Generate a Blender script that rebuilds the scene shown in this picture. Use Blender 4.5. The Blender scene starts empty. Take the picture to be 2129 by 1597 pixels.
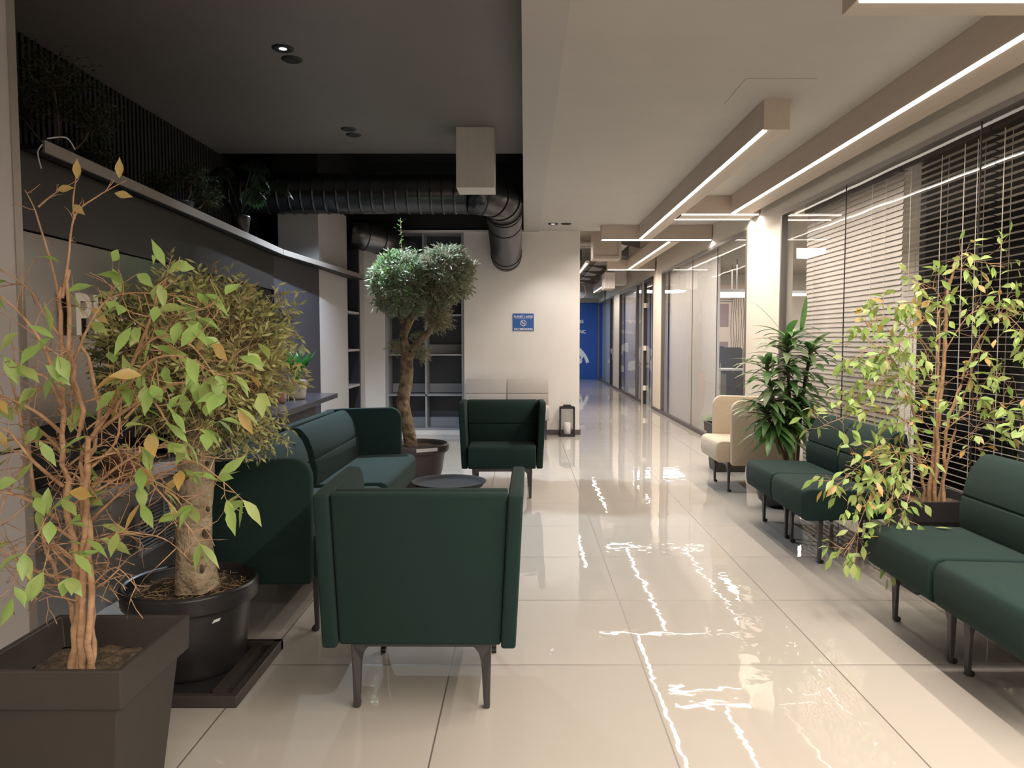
import bpy, bmesh, math, random
from math import sin, cos, tan, atan, pi, sqrt, radians as R
from mathutils import Vector as V, Matrix, Euler, noise as mnoise

# ------------------------------------------------------------------ camera, world, exposure, large lights
F, CX, CY, CAMH = 1580.0, 1091.0, 798.5, 1.372
PITCH = atan(91.5 / F)
SC = bpy.context.scene
COL = SC.collection
cam_d = bpy.data.cameras.new('camera'); cam = bpy.data.objects.new('camera', cam_d); COL.objects.link(cam)
cam.location = (0, 0, CAMH); cam.rotation_euler = (pi / 2 - PITCH, 0, 0)
cam_d.sensor_fit = 'HORIZONTAL'; cam_d.sensor_width = 36.0
cam_d.lens = 36.0 * F / 2129.0; cam_d.shift_x = (1064.5 - CX) / 2129.0
cam_d.clip_start = 0.05; cam_d.clip_end = 200
SC.camera = cam
SC.view_settings.view_transform = 'Standard'; SC.view_settings.look = 'None'
SC.view_settings.exposure = 0.0; SC.view_settings.gamma = 1.0; SC.view_settings.use_curve_mapping = False
W = bpy.data.worlds.new('night'); SC.world = W; W.use_nodes = True
W.node_tree.nodes['Background'].inputs[0].default_value = (0.35, 0.42, 0.6, 1)
W.node_tree.nodes['Background'].inputs[1].default_value = 0.006
WARM = (1.0, 0.87, 0.74); COOL = (0.74, 0.87, 1.0)
LED_W = 14.5      # watts per metre of LED strip
SPOT_W = 560.0

def lamp(name, kind, loc, energy, color, rot=(0, 0, 0), **kw):
    d = bpy.data.lights.new(name, kind); d.energy = energy; d.color = color
    for k, v in kw.items(): setattr(d, k, v)
    o = bpy.data.objects.new(name, d); COL.objects.link(o); o.location = loc; o.rotation_euler = rot
    return o
def led_light(x0, y0, x1, y1, z, w=None, color=WARM, sp=165):
    L = max(abs(x1 - x0), abs(y1 - y0)); alongx = abs(x1 - x0) > abs(y1 - y0)
    lamp('led_light', 'AREA', ((x0 + x1) / 2, (y0 + y1) / 2, z), (w or LED_W) * L, color,
         shape='RECTANGLE', size=(L if alongx else 0.026), size_y=(0.026 if alongx else L), spread=R(sp))
ZU = 2.73
# (x0,y0,x1,y1) of every LED strip; last three are added fill behind the camera
LEDS = [(1.56, 5.02, 1.56, 10.3), (2.235, -3.2, 2.235, 8.3), (1.70, 8.33, 2.53, 8.33), (1.69, 8.66, 2.53, 8.66),
        (1.05, 10.42, 2.53, 10.42), (1.33, 3.12, 2.235, 3.12), (2.0, 10.6, 2.0, 14.8), (1.6, 14.82, 2.3, 14.82),
        (1.98, 18.3, 1.98, 21.9), (1.12, 13.6, 1.12, 16.4), (1.33, -3.2, 1.33, 3.12), (-0.6, -1.2, 1.33, -1.2), (-0.4, -3.2, 1.33, -3.2)]
for i, q in enumerate(LEDS): led_light(q[0], q[1], q[2], q[3], ZU - 0.012, LED_W * (.72 if i == 1 else 3.4 if i > 10 else 2.0 if i > 9 else 1), sp=(128 if i == 1 else 165))
# recessed ceiling spots over the lounge (cool white)
for sx, sy, w, a in ((-1.61, 7.17, SPOT_W, 125), (-1.60, 5.147, SPOT_W * .10, 80)):
    lamp('spot_light', 'SPOT', (sx, sy, 3.27), w, COOL, spot_size=R(a), spot_blend=.55, shadow_soft_size=.03)
lamp('spot_light', 'SPOT', (0.38, 10.296, 2.9), 40, (1, .95, .9), spot_size=R(100), spot_blend=.6, shadow_soft_size=.03)
# office and meeting-room ceiling panels behind the glass
lamp('office_light', 'AREA', (4.6, 11.4, 2.75), 130, (1.0, .93, .85), shape='RECTANGLE', size=2.4, size_y=3.6)
lamp('office_light', 'AREA', (3.9, 6.6, 2.75), 26, (1.0, .93, .85), shape='RECTANGLE', size=1.6, size_y=1.6)
lamp('office_light', 'AREA', (5.0, 16.2, 2.9), 170, (1.0, .93, .85), shape='RECTANGLE', size=2.4, size_y=3)
# the lit end of the corridor
lamp('corridor_light', 'AREA', (0.9, 24.2, 2.9), 60, COOL, shape='RECTANGLE', size=1.6, size_y=1.6)
lamp('corridor_light', 'AREA', (0.3, 13.6, 2.9), 40, WARM, shape='RECTANGLE', size=.9, size_y=1.6)

# ------------------------------------------------------------------ position helpers (world coordinates of a sight line)
def _ray(u, v):
    x = (u - CX) / F; y = (CY - v) / F
    return V((x, cos(PITCH) + y * sin(PITCH), -sin(PITCH) + y * cos(PITCH)))
def atz(u, v, z): r = _ray(u, v); t = (z - CAMH) / r.z; return V((r.x * t, r.y * t, z))
def aty(u, v, y): r = _ray(u, v); t = y / r.y; return V((r.x * t, y, CAMH + r.z * t))
def atx(u, v, x): r = _ray(u, v); t = x / r.x; return V((x, r.y * t, CAMH + r.z * t))

# ------------------------------------------------------------------ materials
def mat(name, col, rough=.6, metal=0, spec=.5, noise_amt=0, noise_scale=20, col2=None, bump=0, bump_scale=60, emis=0, sheen=0, coat=0):
    m = bpy.data.materials.new(name); m.use_nodes = True; nt = m.node_tree; b = nt.nodes['Principled BSDF']
    b.inputs['Base Color'].default_value = (*col, 1); b.inputs['Roughness'].default_value = rough
    b.inputs['Metallic'].default_value = metal; b.inputs['Specular IOR Level'].default_value = spec
    if coat: b.inputs['Coat Weight'].default_value = coat
    if sheen:
        b.inputs['Sheen Weight'].default_value = sheen; b.inputs['Sheen Roughness'].default_value = .5
    if emis:
        b.inputs['Emission Color'].default_value = (*col, 1); b.inputs['Emission Strength'].default_value = emis
    tc = nt.nodes.new('ShaderNodeTexCoord')
    if noise_amt or col2:
        n = nt.nodes.new('ShaderNodeTexNoise'); n.inputs['Scale'].default_value = noise_scale; n.inputs['Detail'].default_value = 4
        nt.links.new(tc.outputs['Object'], n.inputs['Vector'])
        mx = nt.nodes.new('ShaderNodeMix'); mx.data_type = 'RGBA'
        c2 = col2 or tuple(c * (1 - noise_amt) for c in col)
        mx.inputs['A'].default_value = (*col, 1); mx.inputs['B'].default_value = (*c2, 1)
        rp = nt.nodes.new('ShaderNodeMapRange'); rp.inputs[1].default_value = .35; rp.inputs[2].default_value = .65
        nt.links.new(n.outputs[0], rp.inputs[0]); nt.links.new(rp.outputs[0], mx.inputs['Factor'])
        nt.links.new(mx.outputs['Result'], b.inputs['Base Color'])
    if bump:
        n2 = nt.nodes.new('ShaderNodeTexNoise'); n2.inputs['Scale'].default_value = bump_scale; n2.inputs['Detail'].default_value = 3
        nt.links.new(tc.outputs['Object'], n2.inputs['Vector'])
        bp = nt.nodes.new('ShaderNodeBump'); bp.inputs['Strength'].default_value = bump; bp.inputs['Distance'].default_value = .01
        nt.links.new(n2.outputs[0], bp.inputs['Height']); nt.links.new(bp.outputs[0], b.inputs['Normal'])
    return m

def wood_mat(name, c1, c2, axis='x', rough=.5):
    m = mat(name, c1, rough); nt = m.node_tree; b = nt.nodes['Principled BSDF']
    tc = nt.nodes.new('ShaderNodeTexCoord'); mp = nt.nodes.new('ShaderNodeMapping')
    mp.inputs['Scale'].default_value = {'x': (1.2, 22, 22), 'y': (22, 1.2, 22), 'z': (22, 22, 1.2)}[axis]
    n = nt.nodes.new('ShaderNodeTexNoise'); n.inputs['Scale'].default_value = 2.5; n.inputs['Detail'].default_value = 6; n.inputs['Distortion'].default_value = .6
    mx = nt.nodes.new('ShaderNodeMix'); mx.data_type = 'RGBA'
    mx.inputs['A'].default_value = (*c1, 1); mx.inputs['B'].default_value = (*c2, 1)
    nt.links.new(tc.outputs['Object'], mp.inputs[0]); nt.links.new(mp.outputs[0], n.inputs['Vector'])
    nt.links.new(n.outputs[0], mx.inputs['Factor']); nt.links.new(mx.outputs['Result'], b.inputs['Base Color'])
    return m

def floor_mat():
    m = mat('polished_tile', (.72, .66, .60), .045, spec=.62); nt = m.node_tree; b = nt.nodes['Principled BSDF']
    tc = nt.nodes.new('ShaderNodeTexCoord'); mp = nt.nodes.new('ShaderNodeMapping')
    mp.inputs['Location'].default_value = (.31, .06, 0)
    br = nt.nodes.new('ShaderNodeTexBrick'); br.offset = 0; br.squash = 1
    br.inputs['Scale'].default_value = 1; br.inputs['Brick Width'].default_value = .807; br.inputs['Row Height'].default_value = .80
    br.inputs['Mortar Size'].default_value = .003; br.inputs['Mortar Smooth'].default_value = .0
    br.inputs['Color1'].default_value = (.40, .375, .34, 1); br.inputs['Color2'].default_value = (.42, .393, .358, 1); br.inputs['Mortar'].default_value = (.13, .11, .095, 1)
    nt.links.new(tc.outputs['Object'], mp.inputs[0]); nt.links.new(mp.outputs[0], br.inputs['Vector'])
    nt.links.new(br.outputs['Color'], b.inputs['Base Color'])
    mr = nt.nodes.new('ShaderNodeMapRange'); mr.inputs[3].default_value = .012; mr.inputs[4].default_value = .4
    nt.links.new(br.outputs['Fac'], mr.inputs[0]); nt.links.new(mr.outputs[0], b.inputs['Roughness'])
    n = nt.nodes.new('ShaderNodeTexNoise'); n.inputs['Scale'].default_value = 9; n.inputs['Detail'].default_value = 1.5
    n2 = nt.nodes.new('ShaderNodeTexNoise'); n2.inputs['Scale'].default_value = 1.3; n2.inputs['Detail'].default_value = 1
    for q in (n, n2): nt.links.new(tc.outputs['Object'], q.inputs['Vector'])
    bp = nt.nodes.new('ShaderNodeBump'); bp.inputs['Strength'].default_value = 1; bp.inputs['Distance'].default_value = .0006
    bp2 = nt.nodes.new('ShaderNodeBump'); bp2.inputs['Strength'].default_value = 1; bp2.inputs['Distance'].default_value = .002
    nt.links.new(n.outputs[0], bp.inputs['Height']); nt.links.new(n2.outputs[0], bp2.inputs['Height'])
    nt.links.new(bp2.outputs[0], bp.inputs['Normal']); nt.links.new(bp.outputs[0], b.inputs['Normal'])
    return m

def glass_mat(name, ior=1.45, tint=(1, 1, 1), wave=.0012):
    m = bpy.data.materials.new(name); m.use_nodes = True; nt = m.node_tree; nt.nodes.clear()
    out = nt.nodes.new('ShaderNodeOutputMaterial'); mix = nt.nodes.new('ShaderNodeMixShader')
    tr = nt.nodes.new('ShaderNodeBsdfTransparent'); tr.inputs[0].default_value = (*tint, 1)
    gl = nt.nodes.new('ShaderNodeBsdfGlossy'); gl.inputs['Roughness'].default_value = .0
    fr = nt.nodes.new('ShaderNodeFresnel'); ge = nt.nodes.new('ShaderNodeNewGeometry'); mi = nt.nodes.new('ShaderNodeMapRange'); mi.inputs[3].default_value = ior; mi.inputs[4].default_value = 1 / ior
    nt.links.new(ge.outputs['Backfacing'], mi.inputs[0]); nt.links.new(mi.outputs[0], fr.inputs[0])
    tc = nt.nodes.new('ShaderNodeTexCoord'); n = nt.nodes.new('ShaderNodeTexNoise'); n.inputs['Scale'].default_value = 2.2; n.inputs['Detail'].default_value = 0
    bp = nt.nodes.new('ShaderNodeBump'); bp.inputs['Distance'].default_value = wave; bp.inputs['Strength'].default_value = 1
    nt.links.new(tc.outputs['Object'], n.inputs['Vector']); nt.links.new(n.outputs[0], bp.inputs['Height']); nt.links.new(bp.outputs[0], gl.inputs['Normal'])
    nt.links.new(fr.outputs[0], mix.inputs[0]); nt.links.new(tr.outputs[0], mix.inputs[1]); nt.links.new(gl.outputs[0], mix.inputs[2])
    nt.links.new(mix.outputs[0], out.inputs[0])
    return m

M = {}
M['floor'] = floor_mat()
M['ceil'] = mat('ceiling_paint', (.47, .445, .42), .8, noise_amt=.04, noise_scale=3)
M['ceil_dark'] = mat('charcoal_ceiling_paint', (.17, .155, .15), .45, noise_amt=.05, noise_scale=3)
M['band'] = mat('grey_soffit_paint', (.40, .38, .365), .6)
M['white'] = mat('white_wall_paint', (.74, .71, .68), .75, noise_amt=.03, noise_scale=4, bump=.05, bump_scale=200)
M['cream'] = mat('cream_wall_paint', (.58, .54, .48), .7, noise_amt=.03, noise_scale=4)
M['lilac'] = mat('grey_pillar_paint', (.42, .40, .40), .55)
M['black'] = mat('matt_black_paint', (.008, .008, .009), .6)
M['blackslat'] = mat('black_slats', (.012, .011, .010), .7)
M['navy'] = mat('dark_blue_grey_panel', (.030, .030, .040), .45)
M['satin'] = mat('satin_metal_cabinet', (.34, .31, .285), .32, metal=.45)
M['upper'] = mat('dark_bronze_panel', (.035, .031, .030), .42, metal=.5)
M['bronze'] = mat('satin_bronze_panel', (.21, .19, .175), .24, metal=1, noise_amt=.06, noise_scale=2)
M['greypanel'] = mat('grey_door_panel', (.42, .39, .385), .45)
M['edge'] = mat('grey_metal_edge', (.30, .27, .25), .4, metal=.3)
M['counter'] = mat('dark_counter', (.045, .045, .055), .25)
M['wood'] = wood_mat('pale_oak_y', (.56, .48, .41), (.43, .365, .31), 'y')
M['woodx'] = wood_mat('pale_oak_x', (.56, .48, .41), (.43, .365, .31), 'x')
M['woodz'] = wood_mat('pale_grey_oak', (.62, .58, .55), (.46, .43, .40), 'z')
M['led'] = mat('led_diffuser', (1.0, .90, .78), .5, emis=5)
M['duct'] = mat('black_duct_metal', (.07, .07, .075), .22, metal=.75)
M['flex'] = mat('grey_duct_metal', (.18, .18, .19), .33, metal=.9)
M['green'] = mat('dark_green_fabric', (.013, .034, .031), .9, spec=.2, noise_amt=.3, noise_scale=350, bump=.2, bump_scale=500, sheen=.03)
M['beige'] = mat('beige_fabric', (.48, .40, .30), .85, noise_amt=.15, noise_scale=350, bump=.2, bump_scale=500, sheen=.2)
M['greige'] = mat('light_grey_fabric', (.40, .365, .335), .85, noise_amt=.12, noise_scale=350, bump=.2, bump_scale=500)
M['leg'] = mat('charcoal_cast_metal', (.075, .072, .078), .38, metal=.6)
M['seam'] = mat('seam', (.004, .012, .011), .9)
M['blackmetal'] = mat('black_powder_coat', (.014, .013, .013), .35)
M['planter'] = mat('dark_taupe_plastic', (.040, .033, .029), .5, noise_amt=.1)
M['planterblk'] = mat('black_plastic', (.022, .021, .023), .35)
M['bowlpot'] = mat('brown_plastic', (.085, .068, .066), .45)
M['soil'] = mat('soil', (.035, .025, .018), .95, col2=(.12, .085, .05), noise_scale=45, bump=1, bump_scale=70)
M['bark_olive'] = mat('pale_olive_bark', (.42, .34, .24), .85, col2=(.25, .19, .12), noise_scale=11, bump=1, bump_scale=22)
M['bark_olive2'] = mat('olive_bark', (.36, .26, .17), .85, col2=(.12, .08, .05), noise_scale=14, bump=1, bump_scale=28)
for q in ('bark_olive', 'bark_olive2'):
    for n_ in M[q].node_tree.nodes:
        if n_.type == 'BUMP': n_.inputs['Distance'].default_value = .035
M['bark'] = mat('ficus_bark', (.50, .31, .18), .75, col2=(.34, .20, .11), noise_scale=30, bump=.5, bump_scale=60)
M['cane'] = mat('cane_bark', (.14, .09, .05), .8, col2=(.06, .05, .03), noise_scale=30)
M['twig'] = mat('dry_twig', (.42, .30, .17), .8)
def leafm(n, c, c2, rough=.42):
    m = mat(n, c, rough, col2=c2, noise_scale=14); b = m.node_tree.nodes['Principled BSDF']
    b.inputs['Subsurface Weight'].default_value = 0
    nt = m.node_tree; out = nt.nodes['Material Output']; t = nt.nodes.new('ShaderNodeBsdfTranslucent'); t.inputs[0].default_value = (*c, 1)
    mx = nt.nodes.new('ShaderNodeMixShader'); mx.inputs[0].default_value = .3
    nt.links.new(b.outputs[0], mx.inputs[1]); nt.links.new(t.outputs[0], mx.inputs[2]); nt.links.new(mx.outputs[0], out.inputs[0])
    return m
M['leaf_a'] = leafm('ficus_leaf_green', (.27, .43, .11), (.38, .53, .17))
M['leaf_b'] = leafm('ficus_leaf_lime', (.31, .40, .12), (.40, .48, .17))
M['leaf_y'] = leafm('ficus_leaf_yellow', (.50, .33, .10), (.52, .42, .18))
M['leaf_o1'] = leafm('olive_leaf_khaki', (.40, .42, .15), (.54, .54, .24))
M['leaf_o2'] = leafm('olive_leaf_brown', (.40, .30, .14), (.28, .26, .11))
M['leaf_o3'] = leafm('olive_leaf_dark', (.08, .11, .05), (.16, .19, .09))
M['leaf_s1'] = leafm('olive_leaf_sage', (.19, .24, .15), (.34, .38, .27), .6)
M['leaf_s2'] = leafm('olive_leaf_fresh', (.16, .33, .10), (.24, .42, .14), .6)
M['leaf_s3'] = leafm('olive_leaf_grey', (.27, .24, .17), (.15, .17, .10), .6)
M['leaf_d'] = leafm('dracaena_leaf', (.06, .15, .04), (.13, .25, .08), .35)
M['leaf_d2'] = leafm('dracaena_leaf_light', (.13, .20, .08), (.2, .26, .13), .4)
M['leaf_c'] = leafm('cycad_leaf', (.09, .19, .05), (.16, .26, .08), .4)
M['leaf_p'] = leafm('lily_leaf', (.02, .17, .03), (.05, .26, .05), .35)
M['leaf_k'] = leafm('shelf_plant_leaf', (.010, .024, .009), (.018, .036, .012), .6)
M['petal'] = mat('white_spathe', (.75, .72, .66), .5)
M['terracotta'] = mat('terracotta', (.38, .19, .12), .7)
M['copper'] = mat('copper_pot', (.50, .27, .20), .4, metal=.4)
M['ribbed'] = mat('white_ceramic', (.62, .57, .50), .5)
M['candle'] = mat('white_wax', (.72, .68, .65), .5)
M['glass'] = glass_mat('window_glass', 1.43)
M['glass_office'] = glass_mat('corridor_glass', 1.6, (.93, .94, .95))
M['glass_thin'] = glass_mat('lantern_glass', 1.3, (.9, .9, .9))
M['frame'] = mat('grey_aluminium', (.17, .155, .145), .4, metal=.5)
M['framedark'] = mat('dark_frame', (.03, .027, .027), .4)
M['blind'] = mat('white_blind_slat', (.42, .39, .365), .5)
M['cord'] = mat('blind_cord', (.62, .58, .5), .6)
M['skirt'] = mat('dark_skirting', (.085, .075, .075), .45)
M['case'] = mat('grey_shelving', (.30, .31, .335), .5)
M['caseback'] = mat('slate_back_panel', (.045, .052, .065), .4)
M['blue'] = mat('blue_wall', (.010, .085, .40), .45, noise_amt=.1, noise_scale=1)
M['signblue'] = mat('sign_blue', (.03, .11, .36), .4)
M['paper'] = mat('white_print', (.78, .78, .80), .5)
M['letter'] = mat('warm_grey_letters', (.80, .74, .64), .45)
M['steel'] = mat('brushed_steel', (.55, .53, .50), .3, metal=.9)
M['red'] = mat('extinguisher_red', (.5, .05, .02), .35)
M['conc'] = mat('grey_concrete_ceiling', (.36, .33, .28), .85, noise_amt=.15, noise_scale=2)
M['screen'] = mat('dark_screen', (.02, .02, .025), .2)
M['desk'] = mat('grey_desk', (.30, .29, .28), .5)
M['officefloor'] = mat('office_floor', (.33, .32, .33), .15)
M['night'] = mat('night_facade', (.02, .02, .022), .9)  # near-black standing for night darkness behind the blinds
M['tray'] = mat('black_tray', (.012, .011, .011), .75, spec=.25)

# ------------------------------------------------------------------ mesh helpers
def obj(name, bm, m, parent=None, smooth=False, loc=None, bevel=0, seg=3, subsurf=0):
    me = bpy.data.meshes.new(name)
    if isinstance(bm, tuple):
        me.from_pydata(bm[0], [], bm[1]); me.update()
    else:
        bmesh.ops.recalc_face_normals(bm, faces=bm.faces); bm.to_mesh(me); bm.free()
    for x in (m if isinstance(m, (list, tuple)) else [m]): me.materials.append(x)
    if smooth:
        for p in me.polygons: p.use_smooth = True
    o = bpy.data.objects.new(name, me); COL.objects.link(o)
    if parent: o.parent = parent
    if loc is not None: o.location = loc
    if bevel:
        b = o.modifiers.new('bevel', 'BEVEL'); b.width = bevel; b.segments = seg; b.limit_method = 'ANGLE'; b.angle_limit = R(35)
    if subsurf:
        s = o.modifiers.new('sub', 'SUBSURF'); s.levels = subsurf; s.render_levels = subsurf
    return o
def nb(): return bmesh.new()
def box(bm, x0, x1, y0, y1, z0, z1):
    vs = [bm.verts.new((x, y, z)) for x in (x0, x1) for y in (y0, y1) for z in (z0, z1)]
    for f in ((0, 1, 3, 2), (4, 6, 7, 5), (0, 4, 5, 1), (2, 3, 7, 6), (0, 2, 6, 4), (1, 5, 7, 3)):
        bm.faces.new([vs[i] for i in f])
    return bm
def bx(*a): return box(nb(), *a)
def frame_of(d):
    d = d.normalized(); u = d.cross(V((0, 0, 1)));
    if u.length < 1e-3: u = d.cross(V((1, 0, 0)))
    u.normalize(); return u, d.cross(u).normalized()
def tube(bm, pts, rad, n=8, cap=True):
    rings = []
    for i, p in enumerate(pts):
        p = V(p); a = V(pts[max(0, i - 1)]); b = V(pts[min(len(pts) - 1, i + 1)])
        u, w = frame_of(b - a); r = rad[i] if isinstance(rad, (list, tuple)) else rad
        rings.append([bm.verts.new(p + u * (r * cos(2 * pi * k / n)) + w * (r * sin(2 * pi * k / n))) for k in range(n)])
    for A, B in zip(rings, rings[1:]):
        # align ring starts
        best = min(range(n), key=lambda s: (A[0].co - B[s].co).length)
        B2 = B[best:] + B[:best]; B[:] = B2
        for k in range(n): bm.faces.new((A[k], A[(k + 1) % n], B[(k + 1) % n], B[k]))
    if cap:
        try: bm.faces.new(rings[0][::-1]); bm.faces.new(rings[-1])
        except ValueError: pass
    return bm
def lathe(bm, prof, n=40, c=(0, 0, 0), close=False):
    rings = []
    for r, z in prof:
        if r < 1e-5: rings.append([bm.verts.new((c[0], c[1], c[2] + z))])
        else: rings.append([bm.verts.new((c[0] + r * cos(2 * pi * k / n), c[1] + r * sin(2 * pi * k / n), c[2] + z)) for k in range(n)])
    for A, B in zip(rings, rings[1:]):
        for k in range(n):
            k2 = (k + 1) % n
            if len(A) == 1 and len(B) == 1: continue
            if len(A) == 1: bm.faces.new((A[0], B[k2], B[k]))
            elif len(B) == 1: bm.faces.new((A[k], A[k2], B[0]))
            else: bm.faces.new((A[k], A[k2], B[k2], B[k]))
    return bm
def prism(bm, pts, axis, a0, a1):
    def mk(p, a): return {'x': (a, p[0], p[1]), 'y': (p[0], a, p[1]), 'z': (p[0], p[1], a)}[axis]
    A = [bm.verts.new(mk(p, a0)) for p in pts]; B = [bm.verts.new(mk(p, a1)) for p in pts]
    bm.faces.new(A[::-1]); bm.faces.new(B); n = len(pts)
    for k in range(n): bm.faces.new((A[k], A[(k + 1) % n], B[(k + 1) % n], B[k]))
    return bm
def rr(x0, x1, z0, z1, r, n=6):
    pts = []
    for cx, cz, a0 in ((x1 - r, z1 - r, 0), (x0 + r, z1 - r, 90), (x0 + r, z0 + r, 180), (x1 - r, z0 + r, 270)):
        for k in range(n + 1):
            a = R(a0 + 90 * k / n); pts.append((cx + r * cos(a), cz + r * sin(a)))
    return pts
def empty(name, loc=(0, 0, 0), rz=0):
    o = bpy.data.objects.new(name, None); COL.objects.link(o); o.location = loc; o.rotation_euler = (0, 0, rz); o.empty_display_size = .1; return o
def tag(o, label, cat, group=None, kind=None):
    if label: o['label'] = label
    if cat: o['category'] = cat
    if group: o['group'] = group
    if kind: o['kind'] = kind
    return o
def struct(o, label=None):
    o['kind'] = 'structure'
    if label: o['label'] = label
    return o
def copy_tree(o, parent=None):
    c = o.copy(); COL.objects.link(c); c.parent = parent
    for ch in list(o.children): copy_tree(ch, c)
    return c
def text_mesh(s, size, depth, m, parent, name, mat4, align='LEFT', bold=.0):
    cu = bpy.data.curves.new(name + '_c', 'FONT'); cu.body = s; cu.size = size; cu.extrude = depth; cu.align_x = align; cu.offset = bold
    to = bpy.data.objects.new(name + '_t', cu); COL.objects.link(to)
    dg = bpy.context.evaluated_depsgraph_get(); dg.update()
    me = bpy.data.meshes.new_from_object(to.evaluated_get(dg)); bpy.data.objects.remove(to)
    me.transform(mat4); me.materials.clear(); me.materials.append(m); me.name = name
    o = bpy.data.objects.new(name, me); COL.objects.link(o)
    if parent: o.parent = parent
    return o

# ------------------------------------------------------------------ the setting
XW, WY, WH = 2.55, 10.96, 2.93
LBL = 'structure'
struct(obj('floor', bx(-4.2, 7.5, -4.5, 27, -.05, 0), M['floor']), 'polished pale beige floor of square tiles')
struct(obj('ceiling', bx(.207, XW + .12, -4.5, WY, WH, WH + .05), M['ceil']), 'flat grey ceiling over the walkway')
struct(obj('ceiling', bx(-3.6, -.015, -4.5, 8.0, 3.3, 3.35), M['ceil_dark']), 'dark charcoal ceiling over the lounge')
struct(obj('ceiling', bx(-3.6, -.015, 8.0, WY + .6, 3.9, 3.95), M['black']), 'black ceiling above the ducts')
struct(obj('wall_back', bx(-3.6, -.015, 7.98, 8.05, 3.35, 3.9), M['black']))
struct(obj('trim_1', bx(-.015, .207, -4.5, WY, WH - .02, 3.95), M['band']), 'pale grey dropped band between the two ceilings')
o = obj('trim_2', bx(1.318, 1.745, 4.63, 5.118, WH - .004, WH), M['ceil'], bevel=.002); struct(o, 'square access hatch in the ceiling')
# white far wall with shelving niche on its left
bm = nb(); box(bm, -.872, .79, WY, WY + .15, 0, WH); box(bm, -2.32, -2.015, WY - .02, WY + .15, 0, WH)
box(bm, -2.015, -.872, WY, WY + .4, 0, .065)
struct(obj('wall_front', bm, M['white']), 'white far wall with a no smoking sign')
struct(obj('wall_front', bx(-3.6, -.015, WY, WY + .15, WH, 3.9), M['black']), 'black wall strip above the shelving')
struct(obj('wall_front', bx(-2.1, -.8, WY + .4, WY + .45, 0, WH), M['black']))
struct(obj('wall_front', bx(.207, .79, WY, WY + .05, WH, 3.5), M['white']))
struct(obj('trim_3', bx(-1.98, .207, WY - .03, WY, WH - .025, WH + .005), M['white']))
struct(obj('baseboard_front', bx(-.80, .81, WY - .015, WY, 0, .075), M['skirt']), 'dark skirting board under the white far wall')
# corridor beyond
struct(obj('wall_left', bx(-1.1, -1.0, WY + .5, 26.6, 0, 3.5), M['white']), 'corridor wall behind the lounge wall')
wb = struct(obj('wall_front', bx(-.6, XW + .2, 26.5, 26.6, 0, 2.66), M['blue']), 'blue wall closing the corridor')
bm = nb()
for k in range(6): box(bm, -.4 + k * .5, -.385 + k * .5, 26.492, 26.5, 0, 2.66)
struct(obj('trim_4', bm, M['blue']))
struct(obj('wall_front', bx(-.6, XW + .2, 26.3, 26.6, 2.66, 3.5), M['conc']))
struct(obj('ceiling', bx(-.6, XW + .12, WY + .05, 26.6, 3.4, 3.45), M['conc']), 'raised concrete ceiling of the corridor')
struct(obj('wall_front', bx(.2, XW, WY, WY + .03, WH, 3.45), M['ceil']))
# glazed right-hand wall: pillars, lintel
def right(y0, y1, z0, z1, m='cream', name='wall_right', lab=None, x1=None):
    return struct(obj(name, bx(XW, x1 or XW + .12, y0, y1, z0, z1), M[m]), lab)
ZT = 2.635
right(-4.5, WY, ZT, 3.3, 'cream', lab='plaster strip above the window')
right(WY, 26.5, ZT, 3.45, 'cream', lab='cream plaster above the corridor glazing')
right(7.62, 8.78, 0, ZT, 'cream', lab='wide cream pillar between two windows')
right(14.2, 15.15, 0, ZT, 'cream', lab='cream pier beside the open glass door')
right(16.3, 16.62, 0, ZT, 'cream'); right(20.5, 21.9, 0, ZT, 'cream', lab='narrow cream pier far along the corridor')
for y0, y1 in ((8.78, 14.2), (16.62, 20.5), (21.9, 26.5), (14.2, 15.15), (20.5, 21.9), (7.62, 8.78)):
    struct(obj('baseboard_right', bx(XW - .015, XW, y0, y1, 0, .06), M['skirt']))
def window(n, y0, y1, seams, gm, label, fr=.035):
    w = empty('window_%d' % n, (XW, (y0 + y1) / 2, 0)); struct(w, label); cy = (y0 + y1) / 2
    bm = nb(); a, b = y0 - cy, y1 - cy
    box(bm, -.01, .05, a, b, ZT - fr, ZT); box(bm, -.01, .05, a, b, 0, .05)
    box(bm, -.01, .05, a, a + fr, .05, ZT - fr); box(bm, -.01, .05, b - fr, b, .05, ZT - fr)
    obj('window_frame', bm, M['frame'], w)
    ys = [a + fr] + [s - cy for s in seams] + [b - fr]
    for p, q in zip(ys, ys[1:]):
        bm = nb(); vs = [bm.verts.new(c) for c in ((.02, p + .002, .05), (.02, q - .002, .05), (.02, q - .002, ZT - fr), (.02, p + .002, ZT - fr))]; bm.faces.new(vs)
        obj('pane', bm, gm, w)
    for s in seams: obj('seam', bx(.016, .024, s - cy - .003, s - cy + .003, .05, ZT - fr), M['framedark'], w)
    return w
window(1, -4.4, 7.62, (-2.5, -.8, .9, 2.6, 4.35, 6.15), M['glass'], 'large window with blinds along the right wall')
window(2, 8.78, 14.2, (10.2, 11.7), M['glass_office'], 'large office glazing right of the corridor')
window(3, 16.62, 17.4, (), M['glass_office'], 'narrow glass panel left of the office door')
window(4, 22.7, 26.5, (24.4,), M['glass_office'], 'glass panel at the end of the corridor')
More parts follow.
